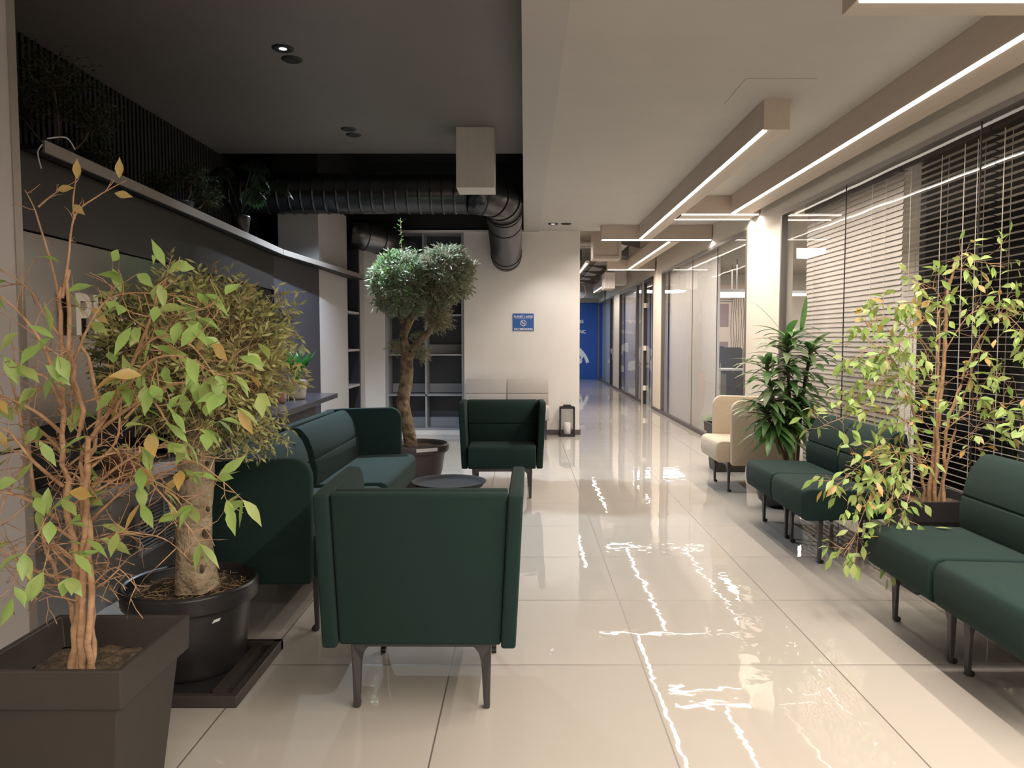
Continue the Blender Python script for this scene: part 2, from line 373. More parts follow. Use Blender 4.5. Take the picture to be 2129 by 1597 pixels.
def gdoor(n, y0, y1, hy, label):
    d = empty('door_%d' % n, (XW, (y0 + y1) / 2, 0)); struct(d, label); cy = (y0 + y1) / 2; a, b = y0 - cy, y1 - cy
    bm = nb(); box(bm, -.01, .06, a, a + .05, 0, ZT); box(bm, -.01, .06, b - .05, b, 0, ZT); box(bm, -.01, .06, a, b, ZT - .06, ZT)
    obj('door_frame', bm, M['framedark'], d)
    bm = nb(); vs = [bm.verts.new(c) for c in ((.02, a + .05, .01), (.02, b - .05, .01), (.02, b - .05, ZT - .06), (.02, a + .05, ZT - .06))]; bm.faces.new(vs)
    obj('pane', bm, M['glass_office'], d)
    if hy is not None:
        bm = nb(); h = hy - cy; tube(bm, [(-.05, h, 1.05), (-.05, h + .14, 1.05)], .012, 8); tube(bm, [(.02, h, 1.05), (-.05, h, 1.05)], .012, 8); box(bm, .0, .02, h - .05, h + .05, .97, 1.12)
        obj('door_handle', bm, M['steel'], d)
    return d
gdoor(1, 17.4, 20.5, 17.6, 'glass office door with steel handle in the corridor')
gdoor(2, 21.9, 22.7, 22.5, 'last glass door before the blue wall')
d3 = gdoor(3, 15.15, 16.3, None, 'dark framed glass door with white hinges')
for z in (.3, 1.15, 2.05): obj('hinge', bx(-.03, .02, .40, .5, z, z + .1), M['white'], d3)
# partitions behind the glazing
struct(obj('wall_office', bx(XW + .15, XW + .20, 10.75, 26.5, 0, 3.3), M['white']), 'pale room wall behind the corridor glazing')
struct(obj('wall_office', bx(XW + .35, 7.2, 19.0, 19.1, 0, 3.3), M['cream']))
struct(obj('wall_office', bx(7.2, 7.3, 5.3, 19.1, 0, 3.3), M['cream']))
struct(obj('wall_office', bx(XW + .22, 7.2, 5.30, 5.38, 0, 3.3), M['night']))  # partition coloured night-dark so no lit wall shows between the slats
struct(obj('ceiling', bx(XW + .12, 7.3, 5.3, 19.1, 3.0, 3.05), M['conc']), 'office ceiling behind the glass')
struct(obj('wall_night', bx(6.5, 6.6, -4.5, 5.3, -.05, 4), M['night']), 'dark outdoor wall seen through the blinds')
# left side: front wardrobe-like panel, lower wall, recess with slats
bm = nb(); box(bm, -1.90, -1.77, -4.5, 2.66, .03, 3.3)
struct(obj('wall_left', bm, M['greypanel']), 'flat grey wall panel at the left edge')
struct(obj('trim_5', bx(-1.90, -1.765, 2.66, 2.70, 0, 3.3), M['edge']), 'thin metal edge of the grey wall panel')
struct(obj('trim_6', bx(-1.772, -1.766, -4.5, 2.66, .985, .995), M['framedark']))
struct(obj('wall_left', bx(-3.3, -3.2, 2.4, WY, 0, 3.9), M['black']), 'black wall behind the vertical slats')
bm = nb(); y = 2.72
while y < 9.2: box(bm, -3.2, -3.165, y, y + .032, 2.1, 3.3); y += .062
struct(obj('trim_7', bm, M['blackslat']), 'black vertical slats on the wall above the shelf')
struct(obj('wall_left', bx(-3.2, -1.9, 2.5, 2.6, 0, 3.3), M['black']))
# bent lower wall line
WL = [(2.6, -2.06), (4.9, -2.17), (7.1, -2.33), (8.55, -2.30)]
def strip(pts, z0, z1, off=0, th=.04):
    bm = nb(); A = []
    for y, x in pts:
        A.append([bm.verts.new(c) for c in ((x + off, y, z0), (x + off, y, z1), (x + off - th, y, z1), (x + off - th, y, z0))])
    for p, q in zip(A, A[1:]):
        for k in range(4): bm.faces.new((p[k], p[(k + 1) % 4], q[(k + 1) % 4], q[k]))
    bm.faces.new(A[0]); bm.faces.new(A[-1][::-1]); return bm
pan = struct(obj('wall_left', strip(WL[:3] , 1.0, 1.83), M['bronze']), 'satin bronze metal panel carrying the letters')
for v in pan.data.vertices: v.co.x -= (v.co.z - 1.0) * .0227
struct(obj('wall_left', strip(WL[:3] , 1.836, 2.16), M['upper']), 'upper metal panel strip below the shelf')
struct(obj('wall_left', strip([(7.1, -2.33), (8.55, -2.30)], 0, 2.16), M['navy']), 'dark blue grey wall panel beside the pillar')
struct(obj('wall_left', strip(WL, 0, 2.16, -.35), M['black']))
struct(obj('wall_left', bx(-2.8, -2.30, 8.55, WY, 2.96, 3.9), M['black']))
bm = nb(); box(bm, -2.75, -2.30, 8.55, 9.9, 0, 2.96)
struct(obj('wall_left', bm, M['lilac']), 'pale grey pillar between counter and bookcase')
struct(obj('wall_left', bx(-2.8, -2.30, 10.65, WY, 0, 2.96), M['lilac']))
# lower cabinet line
low = strip([(2.62, -2.10), (4.9, -2.2)], .0, .58, .0, .3)
struct(obj('wall_left', low, M['satin']), 'satin metal cabinet base on the left')
struct(obj('trim_8', strip([(2.62, -2.0), (5.0, -2.1)], .585, .62, 0, .4), M['edge']), 'ledge edge above the metal cabinet base')
struct(obj('wall_back', bx(-4.2, 7.0, -4.6, -4.5, 0, 3.4), M['white']))

# ledge shelf above the lounge
sh = empty('wall_shelf', (-2.0, 3.2, 2.16)); tag(sh, 'long black wall ledge with grey front edge holding dark plants', 'shelf')
P = [(3.22, -2.0), (7.05, -2.22)]; P2 = [(7.06, -2.22), (10.1, -2.05)]
def rel(o, root):
    for v in o.data.vertices: v.co -= root.location
    return o
rel(obj('shelf_board', strip([(3.22, -2.01), (7.05, -2.23), (10.1, -2.06)], 2.165, 2.19, 0, .9), M['black'], sh), sh)
rel(obj('front_edge', strip(P, 2.155, 2.205, .0, .012), M['edge'], sh), sh)
rel(obj('front_edge', strip(P2, 2.155, 2.205, .0, .012), M['edge'], sh), sh)

# vent grille
vg = empty('vent_grille', (-2.13, 4.4, .33)); tag(vg, 'pale slatted vent grille low on the metal cabinet base', 'vent')
bm = nb(); box(bm, 0, .02, -.28, .30, .13, .15); box(bm, 0, .02, -.28, .30, -.15, -.13); box(bm, 0, .02, -.30, -.28, -.15, .15); box(bm, 0, .02, -.01, .01, -.13, .13); box(bm, 0, .02, .28, .30, -.15, .15)
obj('frame', bm, M['edge'], vg)
bm = nb()
for k in range(12): box(bm, .002, .014, -.28, .28, -.125 + k * .021, -.116 + k * .021)
obj('louvers', bm, M['edge'], vg)
# letters
mx = Matrix(((0, 0, 1, -2.06), (1, 0, 0, 0), (0, 1, 0, 0), (0, 0, 0, 1)))
lt = empty('wall_letters', (-2.08, 3.55, 1.4)); tag(lt, 'warm grey raised capital letters on the metal panel behind the trees', 'letters')
yy = 3.505
for ch, wd in (('P', .16), ('L', .135), ('A', .175), ('N', .19), ('E', .15), ('T', .15)):
    xw = -2.06 + (yy - 2.6) * (-.11 / 2.3)
    mm = Matrix(((0, 0, 1, xw + .018 + 2.08), (1, 0, 0, yy - 3.55), (0, 1, 0, 0), (0, 0, 0, 1)))
    text_mesh(ch, .27, .016, M['letter'], lt, 'letter_' + ch.lower(), mm, bold=.006); yy += wd

# far counter and reception ledge
ct = empty('counter', (-2.05, 6.2, .85)); tag(ct, 'dark pointed counter ledge behind the green sofa carrying potted plants', 'counter')
bm = prism(nb(), [(-.25, -1.35), (.30, -1.25), (.21, 1.26), (-.25, 1.30)], 'z', -.045, 0)
obj('counter_top', bm, M['counter'], ct, bevel=.004); obj('counter_base', bx(-.25, .02, -1.2, 1.15, -.85, -.045), M['black'], ct)

# ------------------------------------------------------------------ shelving
def px_z(v): return aty(880, v, WY).z
bc = empty('bookcase', (-1.443, WY, .065)); tag(bc, 'grey empty shelving built into the white far wall', 'bookcase')
hx = .571; top = WH - .065 - .0
bm = nb(); box(bm, -hx, -hx + .04, .02, .4, 0, top); box(bm, hx - .04, hx, .02, .4, 0, top); box(bm, -hx, hx, .0, .4, 0, .03); box(bm, -hx, hx, .02, .4, top - .03, top)
obj('frame', bm, M['case'], bc)
obj('divider', bx(.0, .025, .03, .38, .03, 1.68), M['case'], bc); obj('divider', bx(-.03, .0, .03, .38, 1.68, top - .03), M['case'], bc)
for v in (655, 738, 822):
    z = px_z(v) - .065; obj('shelf', bx(-hx + .04, hx - .04, .03, .38, z - .012, z + .012), M['case'], bc)
obj('back_panel', bx(-hx, hx, .38, .395, 0, top), M['caseback'], bc)
bm = nb()
for z in (.03, .53, 1.11): box(bm, -hx + .05, hx - .05, .33, .375, z, z + .13)
obj('upstand', bm, M['case'], bc)
b2 = empty('bookcase', (-2.30, 10.25, 0)); tag(b2, 'narrow dark bookcase between grey pillar and white pier', 'bookcase')
bm = nb(); box(bm, -.35, 0, -.35, -.33, 0, 2.9); box(bm, -.35, .0, .33, .40, 0, 2.9)
obj('frame', bm, M['navy'], b2); obj('back_panel', bx(-.37, -.35, -.35, .4, 0, 2.9), M['navy'], b2)
for v in (440, 575, 651, 728, 802):
    z = atx(740, v, -2.3).z; obj('shelf', bx(-.35, 0, -.33, .33, z - .015, z + .015), M['lilac'], b2)

# ------------------------------------------------------------------ ducts
def duct_ribs(bm, a, b, r, step, h=.008, n=32):
    a = V(a); b = V(b); L = (b - a).length; k = int(L / step); pts = []; rad = []
    for i in range(k + 1):
        for dt, rr_ in (((-.018, r), (-.007, r), (-.003, r + h), (.003, r + h), (.007, r), (.018, r)) if step > .08 else ((-.012, r), (0, r + h), (.012, r))):
            t = min(max((i * step + dt) / L, 0), 1); pts.append(a.lerp(b, t)); rad.append(rr_)
    P3 = [pts[0]]; R3 = [rad[0]]
    for p, q in zip(pts[1:], rad[1:]):
        if (p - P3[-1]).length > 1e-4: P3.append(p); R3.append(q)
    tube(bm, P3, R3, n); return bm
dz = 2.945
dA = empty('air_duct', (-.23, 8.3, dz)); tag(dA, 'large black spiral air duct turning down to the far wall', 'air duct')
def relv(o, root): return rel(o, root)
r0 = .212
relv(obj('spiral_pipe', duct_ribs(nb(), (-3.12, 8.3, dz), (-.62, 8.3, dz), r0, .125), M['duct'], dA, smooth=True), dA)
arc = []
e0 = V((-.62, 8.3, dz)); c1 = V((-.232, 8.3, dz)); e1 = V((-.238, 8.74, dz - .06))
for k in range(5):
    t = k / 4; arc.append((1 - t) ** 2 * e0 + 2 * t * (1 - t) * c1 + t * t * e1)
bm = nb(); tube(bm, arc, r0 + .004, 32)
for p, q in zip(arc, arc[1:]):
    pass
relv(obj('elbow', bm, M['duct'], dA, smooth=True), dA)
bm = nb()
for i in (1, 2, 3, 4):
    p = arc[i]; d = (arc[min(i + 1, 4)] - arc[i - 1]).normalized(); tube(bm, [p - d * .006, p + d * .006], r0 + .012, 32)
relv(obj('elbow_seam', bm, M['black'], dA, smooth=False), dA)
end = V((-.262, WY - .04, 2.55)); e2 = e1.lerp(end, .28)
relv(obj('flexible_pipe', duct_ribs(nb(), e1, end - (end - e1) * .13, r0 - .008, .042, .007), M['flex'], dA, smooth=True), dA)
relv(obj('end_collar', tube(nb(), [end - (end - e1) * .13, end], r0, 32), M['flex'], dA, smooth=True), dA)
for t in (.05, .24, .87, .95): relv(obj('clamp_ring', tube(nb(), [e1.lerp(end, t - .004), e1.lerp(end, t + .004)], r0 + .006, 32), M['black'], dA), dA)
# second duct
a = aty(725, 468, 9.0); b = aty(800, 480, 9.35); c = aty(852, 520, WY)
a = V((-2.29, 10.05, 2.76)); b = V((-2.02, 10.14, 2.75)); c = V((-1.66, WY - .05, 2.60))
dB = empty('air_duct', tuple(b)); tag(dB, 'short second air duct ending above the olive tree', 'air duct')
arc = [(1 - t) ** 2 * a + 2 * t * (1 - t) * b + t * t * V((-1.82, 10.50, 2.68)) for t in (0, .33, .66, 1)]
relv(obj('elbow', tube(nb(), arc, .19, 32), M['flex'], dB, smooth=True), dB)
bm = nb()
for i in (1, 2, 3):
    p = arc[i]; d = (arc[min(i + 1, 3)] - arc[i - 1]).normalized(); tube(bm, [p - d * .006, p + d * .006], .197, 32)
relv(obj('elbow_seam', bm, M['black'], dB), dB)
relv(obj('flexible_pipe', duct_ribs(nb(), arc[-1], c, .185, .042, .007), M['flex'], dB, smooth=True), dB)

# hanging wood casing in front of the duct
wc = empty('wood_casing', (-.45, 7.17, 3.02)); tag(wc, 'pale grey wood boxed casing hanging from the dark ceiling', 'casing')
obj('casing_body', bx(-.174, .174, -.17, .17, -.265, .28), M['woodz'], wc, bevel=.004)

# ------------------------------------------------------------------ LED beams
def beam(x0, y0, x1, y1, label, w=.165, strip_side=-1, top=WH, wall='', led_off=.012, led=None, name='light_beam'):
    alongx = abs(x1 - x0) > abs(y1 - y0); cx, cy = (x0 + x1) / 2, (y0 + y1) / 2
    e = empty(name, (cx, cy, ZU)); tag(e, label, 'ceiling light', 'wood clad LED beams under the ceilings')
    if alongx:
        bm = bx(x0 - cx, x1 - cx, -w / 2, w / 2, 0, top - ZU); m = M['woodx']
        ly = (-w / 2 + .014) * 1; s = bx(x0 - cx + .01, x1 - cx - .01, ly - .016, ly + .010, -.008, .004)
    else:
        bm = bx(-w / 2, w / 2, y0 - cy, y1 - cy, 0, top - ZU); m = M['wood']
        lx = -w / 2 + .014; s = bx(lx - .016, lx + .010, y0 - cy + .01, y1 - cy - .01, -.008, .004)
    obj('beam_casing', bm, m, e, bevel=.003, seg=2); obj('led_strip', s, M['led'], e)
    return e, cx, cy
beam(1.56 + .07, 5.0, 1.56 + .07, 10.34, 'wooden LED beam with free square end hanging over the walkway', w=.17)
beam(2.235 + .10, -3.3, 2.235 + .10, 8.26, 'longest wooden LED beam running beside the window', w=.23)
e, cx, cy = beam(1.69, 8.33 + .155, 2.54, 8.33 + .155, 'short crosswise wooden beam with two LED strips by the pillar', w=.35)
obj('led_strip', bx(1.69 - cx, 2.54 - cx - .01, .155, .18, -.008, .004), M['led'], e)
beam(1.04, 10.42 + .07, 2.54, 10.42 + .07, 'crosswise wooden LED beam at the corridor entrance')
beam(1.33, 3.12 + .07, 2.22, 3.12 + .07, 'crosswise LED beam nearest the camera above the chairs')
beam(2.0 + .07, 10.6, 2.0 + .07, 14.75, 'lengthwise LED beam inside the corridor by the cream wall', top=2.92)
beam(1.6, 14.82 + .07, 2.52, 14.82 + .07, 'crosswise LED beam halfway down the corridor', top=2.92)
beam(1.98 + .07, 18.0, 1.98 + .07, 21.9, 'last wooden LED beam near the blue wall', top=2.92)
beam(1.12, 13.6, 1.12, 16.4, 'LED beam on the left side of the corridor ceiling', w=.06, top=2.78)
beam(1.33 + .07, -3.2, 1.33 + .07, 3.1, 'LED beam behind the camera over the walkway')
beam(-.6, -1.2 + .07, 1.3, -1.2 + .07, 'short crosswise LED beam behind the camera'); beam(-.4, -3.2, 1.3, -3.2, 'rear crosswise LED beam behind the camera')
# wood boxes and frame in the corridor
def at_px_box(name, u0, v0, u1, v1, y, dy, m, label, inset=False):
    a = aty(u0, v1, y); b = aty(u1, v0, y); e = empty(name, (a.x, y, a.z)); tag(e, label, 'box'); w, h = b.x - a.x, b.z - a.z
    obj('box_body', bx(0, w, 0, dy, 0, h), m, e, bevel=.01 if not inset else .003)
    if inset:
        bm = nb(); t = .04; box(bm, 0, w, -.02, 0, 0, t); box(bm, 0, t, -.02, 0, t, h); box(bm, w - t, w, -.02, 0, t, h)
        obj('frame_edge', bm, M['woodx'], e)
    return e
at_px_box('ceiling_box', 1233, 478, 1292, 538, 11.6, .4, M['woodx'], 'framed wooden ceiling box at the corridor entrance', True)
at_px_box('ceiling_box', 1257, 566, 1279, 600, 15.6, .6, M['woodz'], 'left of the two wooden boxes hanging in the corridor')
at_px_box('ceiling_box', 1277, 562, 1303, 591, 16.1, .5, M['woodz'], 'right rounded wooden box hanging in the corridor')
tr = empty('cable_tray', (1.62, 12.0, 2.98)); tag(tr, 'perforated metal cable tray with triangular brackets in the corridor', 'cable tray')
bm = nb(); box(bm, -.14, .14, 0, 9.5, 0, .012)
for x in (-.13, -.05, .05, .13): box(bm, x - .008, x + .008, 0, 9.5, .012, .04)
obj('tray', bm, M['desk'], tr)
bm = nb()
for k in range(7):
    y = .5 + k * 1.35; obj('bracket', prism(nb(), [(-.26, .0), (.26, .10), (.26, -.12)], 'y', y, y + .02), M['skirt'], tr)
pp = empty('ceiling_pipes', (1.0, 12.5, 3.2)); tag(pp, 'grey pipes crossing under the corridor ceiling', 'pipe')
for y, z, q in ((0, 0, .06), (1.2, -.1, .045), (2.4, 0, .05)): obj('cross_pipe', tube(nb(), [(-1.4, y, z), (.8, y, z)], q, 12), M['desk'], pp)
obj('long_duct', bx(-.15, .12, 2.6, 12, -.25, -.05), M['black'], pp)
cb = empty('hanging_cable', (1.95, 20, 2.6)); tag(cb, 'thin white cable drooping from the corridor ceiling', 'cable')
a = aty(1210, 600, 21.9); cb.location = a
obj('cable', tube(nb(), [(-.02, 0, 3.4 - cb.location.z), (-.02, 0, .15), (.08, 0, .05), (.1, 0, -.15), (.02, 0, -.25), (-.05, 0, -.28)], .012, 6), M['white'], cb, smooth=True)
ob = empty('ceiling_box', (1.95, 24.0, 2.7)); tag(ob, 'grey ventilation box above the blue wall', 'box')
obj('box_body', bx(-.3, .5, 0, .5, .0, .42), M['desk'], ob)

# recessed downlights
M['lens_on'] = mat('lit_lens', (.9, .95, 1), .4, emis=1.5)
def downlight(x, y, z, label, lit):
    e = empty('downlight', (x, y, z)); tag(e, label, 'downlight')
    obj('ring', lathe(nb(), [(.028, -.004), (.060, -.012), (.070, -.005), (.072, .0)], 28), M['black'], e, smooth=True)
    obj('lens', lathe(nb(), [(0, -.006), (.026, -.006)], 24), M['lens_on'] if lit else M['black'], e)
downlight(-1.60, 5.147, 3.3, 'lit downlight of the nearer pair in the dark ceiling', 1)
downlight(-1.60, 5.345, 3.3, 'unlit downlight of the nearer pair in the dark ceiling', 0)
downlight(-1.61, 7.074, 3.3, 'nearer downlight of the far pair in the dark ceiling', 0)
downlight(-1.61, 7.27, 3.3, 'farther downlight of the far pair, beside the duct', 0)
downlight(.38, 10.296, WH, 'lit downlight in the grey ceiling by the white wall', 1)
downlight(.555, 10.296, WH, 'dark downlight in the grey ceiling by the white wall', 0)

# ------------------------------------------------------------------ blinds
def blind(y0, y1, zb, closed, label):
    e = empty('window_blind', (XW + .14, (y0 + y1) / 2, 0)); tag(e, label, 'blind', 'venetian blinds behind the large window'); cy = (y0 + y1) / 2; a, b = y0 - cy, y1 - cy
    obj('headrail', bx(-.03, .03, a, b, 2.565, 2.63), M['framedark'], e)
    bm = nb(); z = 2.535; hw = .02
    while z > zb:
        if closed: dx, dz2 = -.006, .027
        else: dx, dz2 = .017, .0015
        vs = [bm.verts.new(c) for c in ((-dx, a, z + dz2), (0, a, z + (.003 if not closed else 0)), (dx, a, z - dz2), (dx, b, z - dz2), (0, b, z + (.003 if not closed else 0)), (-dx, b, z + dz2))]
        bm.faces.new((vs[0], vs[1], vs[4], vs[5])); bm.faces.new((vs[1], vs[2], vs[3], vs[4]))
        z -= .041
    obj('slats', bm, M['blind'], e)
    obj('bottom_rail', bx(-.02, .02, a, b, zb - .02, zb), M['blind'], e)
    for t in (.12, .5, .88):
        y = a + (b - a) * t
        for dx in (-.022, .022): obj('cord', bx(dx - .0015, dx + .0015, y - .002, y + .002, zb, 2.55), M['cord'], e)
    obj('tilt_cord', tube(nb(), [(-.04, a + (b - a) * .22, 2.55), (-.04, a + (b - a) * .22, .9)], .003, 6), M['cord'], e)
blind(5.46, 7.3, .08, True, 'closed pale blind beside the cream pillar')
for y0, y1, l in ((4.42, 5.44, 'open blind next to the closed pale one'), (3.5, 4.4, 'second open blind, behind the tall weeping fig'), (2.4, 3.48, 'open blind at the right edge of the photo'), (1.2, 2.38, 'open blind just outside the right edge')):
    blind(y0, y1, .08, False, l)

# ------------------------------------------------------------------ upholstered seats
def wing_mesh():
    # side panel outline in (y,z), rounded front top corner
    r = .09; pts = [(.12, .27), (.13, .255), (.71, .255), (.72, .27), (.72, .80), (.71, .815)]
    pts2 = [(.12, .27)]
    pts = [(.72, .255), (.72, .815), (.60, .825)]
    for k in range(8):
        a = R(90 + 90 * k / 7); pts.append((.12 + r + r * cos(a), .835 - r + r * sin(a)))
    pts += [(.125, .27), (.14, .255)]
    return pts
def back_profile():
    return [(.475, .40), (.455, .47), (.452, .55), (.462, .608), (.476, .613), (.465, .62), (.478, .68), (.505, .75), (.545, .80), (.570, .815), (.60, .815), (.625, .80), (.645, .70), (.655, .55), (.655, .36), (.60, .34), (.52, .36)]
def leg_bm():
    bm = nb(); pts = [(.0, .265), (.0, .24), (.008, .02), (.008, .0), (.030, .0), (.032, .02), (.045, .19), (.052, .225), (.07, .243), (.10, .25), (.10, .265)]
    return prism(bm, pts, 'x', -.014, .014)
def caster_bm():
    bm = nb(); tube(bm, [(-.012, .0, .016), (.012, .0, .016)], .016, 14); return bm
def seat_unit(name, label, cat, n, fabric, wings=(0, 0), group=None, width=None, wing_back=False, flare=.0, flatback=False):
    """front faces -Y of its own frame; origin on the floor at the front centre"""
    w = width or n * .59; e = empty(name); tag(e, label, cat, group); h = w / 2
    bm = nb(); pts = [(.0, .33), (.01, .29), (.03, .272), (.60, .285), (.62, .30), (.62, .43), (.60, .45), (.30, .462), (.05, .468), (.015, .455), (.0, .42)]
    prism(bm, pts, 'x', -h + .006, h - .006)
    obj('seat', bm, fabric, e, smooth=True, bevel=.035, seg=4)
    prof = back_profile()
    bm = prism(nb(), prof, 'x', -h + .004, h - .004)
    obj('backrest', bm, fabric, e, smooth=True, bevel=.012, seg=3)
    if flatback or wings[0] or wings[1]:
        obj('back_panel', bx(-h - .004 + .002, h - .002, .645, .70, .26, .818), fabric, e, smooth=True, bevel=.012, seg=3)
    for s, on in ((-1, wings[0]), (1, wings[1])):
        if on:
            pts = wing_mesh(); bm = nb(); x0 = s * (h + .002); x1 = s * (h + .056)
            prism(bm, pts, 'x', min(x0, x1), max(x0, x1))
            for v in bm.verts: v.co.x += s * flare * (v.co.z - .25)
            obj('side_panel', bm, fabric, e, smooth=True, bevel=.018, seg=3)
    if flare:
        for ch in e.children:
            if ch.name.startswith('back'):
                for v in ch.data.vertices: v.co.x *= 1 + flare * max(0, v.co.z - .25) / h
    lx = h - .035
    for s in (-1, 1):
        # legs: rear and front
        for y, flip in ((.13, 1), (.645, -1)):
            bm = nb(); pts = [(.0, .27), (.0, .25), (.006, .02), (.006, .004), (.028, .004), (.030, .03), (.038, .18), (.046, .215), (.062, .236), (.10, .248), (.10, .27)]
            pts = [(-s * (p[0]) , p[1]) for p in pts]
            prism(bm, pts, 'y', -.015, .015)
            for v in bm.verts:
                if v.co.z < .2: v.co.y *= .62
            l = obj('leg', bm, M['leg'], e, bevel=.003, seg=2, loc=(s * lx, y, 0))
            if (y < .3) == (s > 0) or True:
                obj('caster', tube(nb(), [(-s * .006, -.0, .013), (-s * .028, .0, .013)], .013, 12), M['blackmetal'], l, loc=(0, .012 * flip, 0))
    obj('under_rail', bx(-lx + .02, lx - .02, .12, .15, .235, .265), M['leg'], e); obj('under_rail', bx(-lx + .02, lx - .02, .62, .65, .235, .265), M['leg'], e)
    return e
G = M['green']
c = seat_unit('armchair', 'dark green armchair in the foreground seen from behind', 'armchair', 1, G, (1, 1), flare=.05)
c.location = (-.377, 3.41, 0); c.rotation_euler = (0, 0, pi + R(-.6))
c2 = copy_tree(c); c2.location = (-.193, 6.40, 0); c2.rotation_euler = (0, 0, R(1)); c2['label'] = 'dark green armchair facing the camera before the beige chairs'
s1 = seat_unit('sofa', 'near green sofa with one high side panel, partly hidden by the big olive tree', 'sofa', 2, G, (1, 0), width=1.22)
s1.location = (-.86, 4.08, 0); s1.rotation_euler = (0, 0, R(90) + R(1))
s2 = seat_unit('sofa', 'teal green sofa with high end panel beside the round tray table', 'sofa', 2, G, (0, 1), width=1.24)
s2.location = (-.865, 5.40, 0); s2.rotation_euler = (0, 0, R(90) + R(0))
for y, lab in ((5.44, 'armless green chair closest to the dracaena'), (4.845, 'armless green chair under the drooping fig branches'), (3.40, 'armless green chair in front of the square black planter'), (2.79, 'armless green chair cut off by the right edge of the photo')):
    if y == 5.44:
        k0 = seat_unit('lounge_chair', lab, 'chair', 1, G, (0, 0), 'armless green chairs along the window'); k = k0
    else: k = copy_tree(k0)
    k.location = (1.68, y, 0); k.rotation_euler = (0, 0, -R(90)); k['label'] = lab
bg = seat_unit('armchair', 'beige armchair with high side panels behind the dracaena', 'armchair', 1, M['beige'], (1, 1), width=.60)
bg.location = (1.71, 7.05, 0); bg.rotation_euler = (0, 0, -R(90))
q0 = seat_unit('lounge_chair', 'light grey chair against the white wall, nearer the lantern', 'chair', 1, M['greige'], (0, 0), 'light grey chairs against the white wall')
q0.location = (.045, 10.26, 0)
q1 = copy_tree(q0); q1.location = (-.55, 10.26, 0); q1['label'] = 'light grey chair against the white wall, nearer the shelving'

# ------------------------------------------------------------------ tray table, lantern, sign
t = empty('tray_table', (-.505, 5.03, 0)); tag(t, 'round black metal tray table in front of the green sofa', 'table')
obj('tray_top', lathe(nb(), [(0, .405), (.205, .405), (.225, .415), (.237, .432), (.247, .434), (.247, .428), (.238, .424), (.222, .400), (.20, .395), (0, .395)], 56), M['tray'], t, smooth=True)
for k in range(4):
    a = R(45 + 90 * k); obj('leg', tube(nb(), [(.20 * cos(a), .20 * sin(a), .395), (.195 * cos(a), .195 * sin(a), 0)], .006, 8), M['blackmetal'], t)
obj('ring_frame', tube(nb(), [(.2 * cos(R(10 * k)), .2 * sin(R(10 * k)), .385) for k in range(37)], .005, 6, cap=False), M['blackmetal'], t)
obj('ring_frame', tube(nb(), [(.195 * cos(R(10 * k)), .195 * sin(R(10 * k)), .04) for k in range(37)], .005, 6, cap=False), M['blackmetal'], t)
obj('cross_brace', tube(tube(nb(), [(-.15, .15, .38), (0, 0, .34), (.15, -.15, .38)], .004, 6), [(-.15, -.15, .38), (0, 0, .34), (.15, .15, .38)], .004, 6), M['blackmetal'], t)
ln = empty('lantern', (.605, 10.82, 0)); tag(ln, 'black metal floor lantern with white candle by the wall corner', 'lantern')
bm = nb(); w = .107; hh = .42
for sx in (-1, 1):
    for sy in (-1, 1): box(bm, min(sx * w, sx * (w - .016)), max(sx * w, sx * (w - .016)), min(sy * w, sy * (w - .016)), max(sy * w, sy * (w - .016)), .02, hh)
box(bm, -w, w, -w, w, 0, .03)
for z in (hh - .02,):
    box(bm, -w, w, -w, -w + .016, z, hh); box(bm, -w, w, w - .016, w, z, hh); box(bm, -w, -w + .016, -w, w, z, hh); box(bm, w - .016, w, -w, w, z, hh)
obj('frame', bm, M['blackmetal'], ln)
obj('cap', bx(-.055, .055, -.055, .055, hh, hh + .03), M['blackmetal'], ln)
obj('candle', lathe(nb(), [(0, .03), (.048, .03), (.05, .04), (.05, .19), (.044, .197), (0, .193)], 24), M['candle'], ln, smooth=True)
for s in (-1, 1):
    bm = nb(); bm.faces.new([bm.verts.new(c) for c in ((-w + .016, s * (w - .008), .03), (w - .016, s * (w - .008), .03), (w - .016, s * (w - .008), hh - .02), (-w + .016, s * (w - .008), hh - .02))])
    obj('pane', bm, M['glass_thin'], ln)
sg = empty('no_smoking_sign', (-.021, WY - .008, 1.627)); tag(sg, 'small blue no smoking sign on the white wall', 'sign')
obj('plate', prism(nb(), rr(-.152, .152, -.124, .124, .01), 'y', 0, .008), M['signblue'], sg)
def facemat(x, z, y=-.001): return Matrix(((1, 0, 0, x), (0, 0, 1, y), (0, 1, 0, z), (0, 0, 0, 1)))
text_mesh('PLANET | AEGIS', .039, .0005, M['paper'], sg, 'heading_text', facemat(0, .068), 'CENTER', .0010)
text_mesh('NO SMOKING', .042, .0005, M['paper'], sg, 'warning_text', facemat(0, -.112), 'CENTER', .0010)
bm = nb(); box(bm, -.13, .13, -.002, 0, .055, .058); obj('rule_line', bm, M['paper'], sg)
bm = tube(nb(), [(.040 * cos(R(10 * k)), -.001, -.012 + .040 * sin(R(10 * k))) for k in range(37)], .004, 6, cap=False)
tube(bm, [(-.028, -.001, .016), (.028, -.001, -.040)], .004, 6); box(bm, -.024, .016, -.002, 0, -.018, -.008); box(bm, .019, .023, -.002, 0, -.018, -.008)
tube(bm, [(.02, -.001, -.002), (.016, -.001, .006), (.024, -.001, .012)], .002, 5)
obj('no_smoking_symbol', bm, M['paper'], sg)
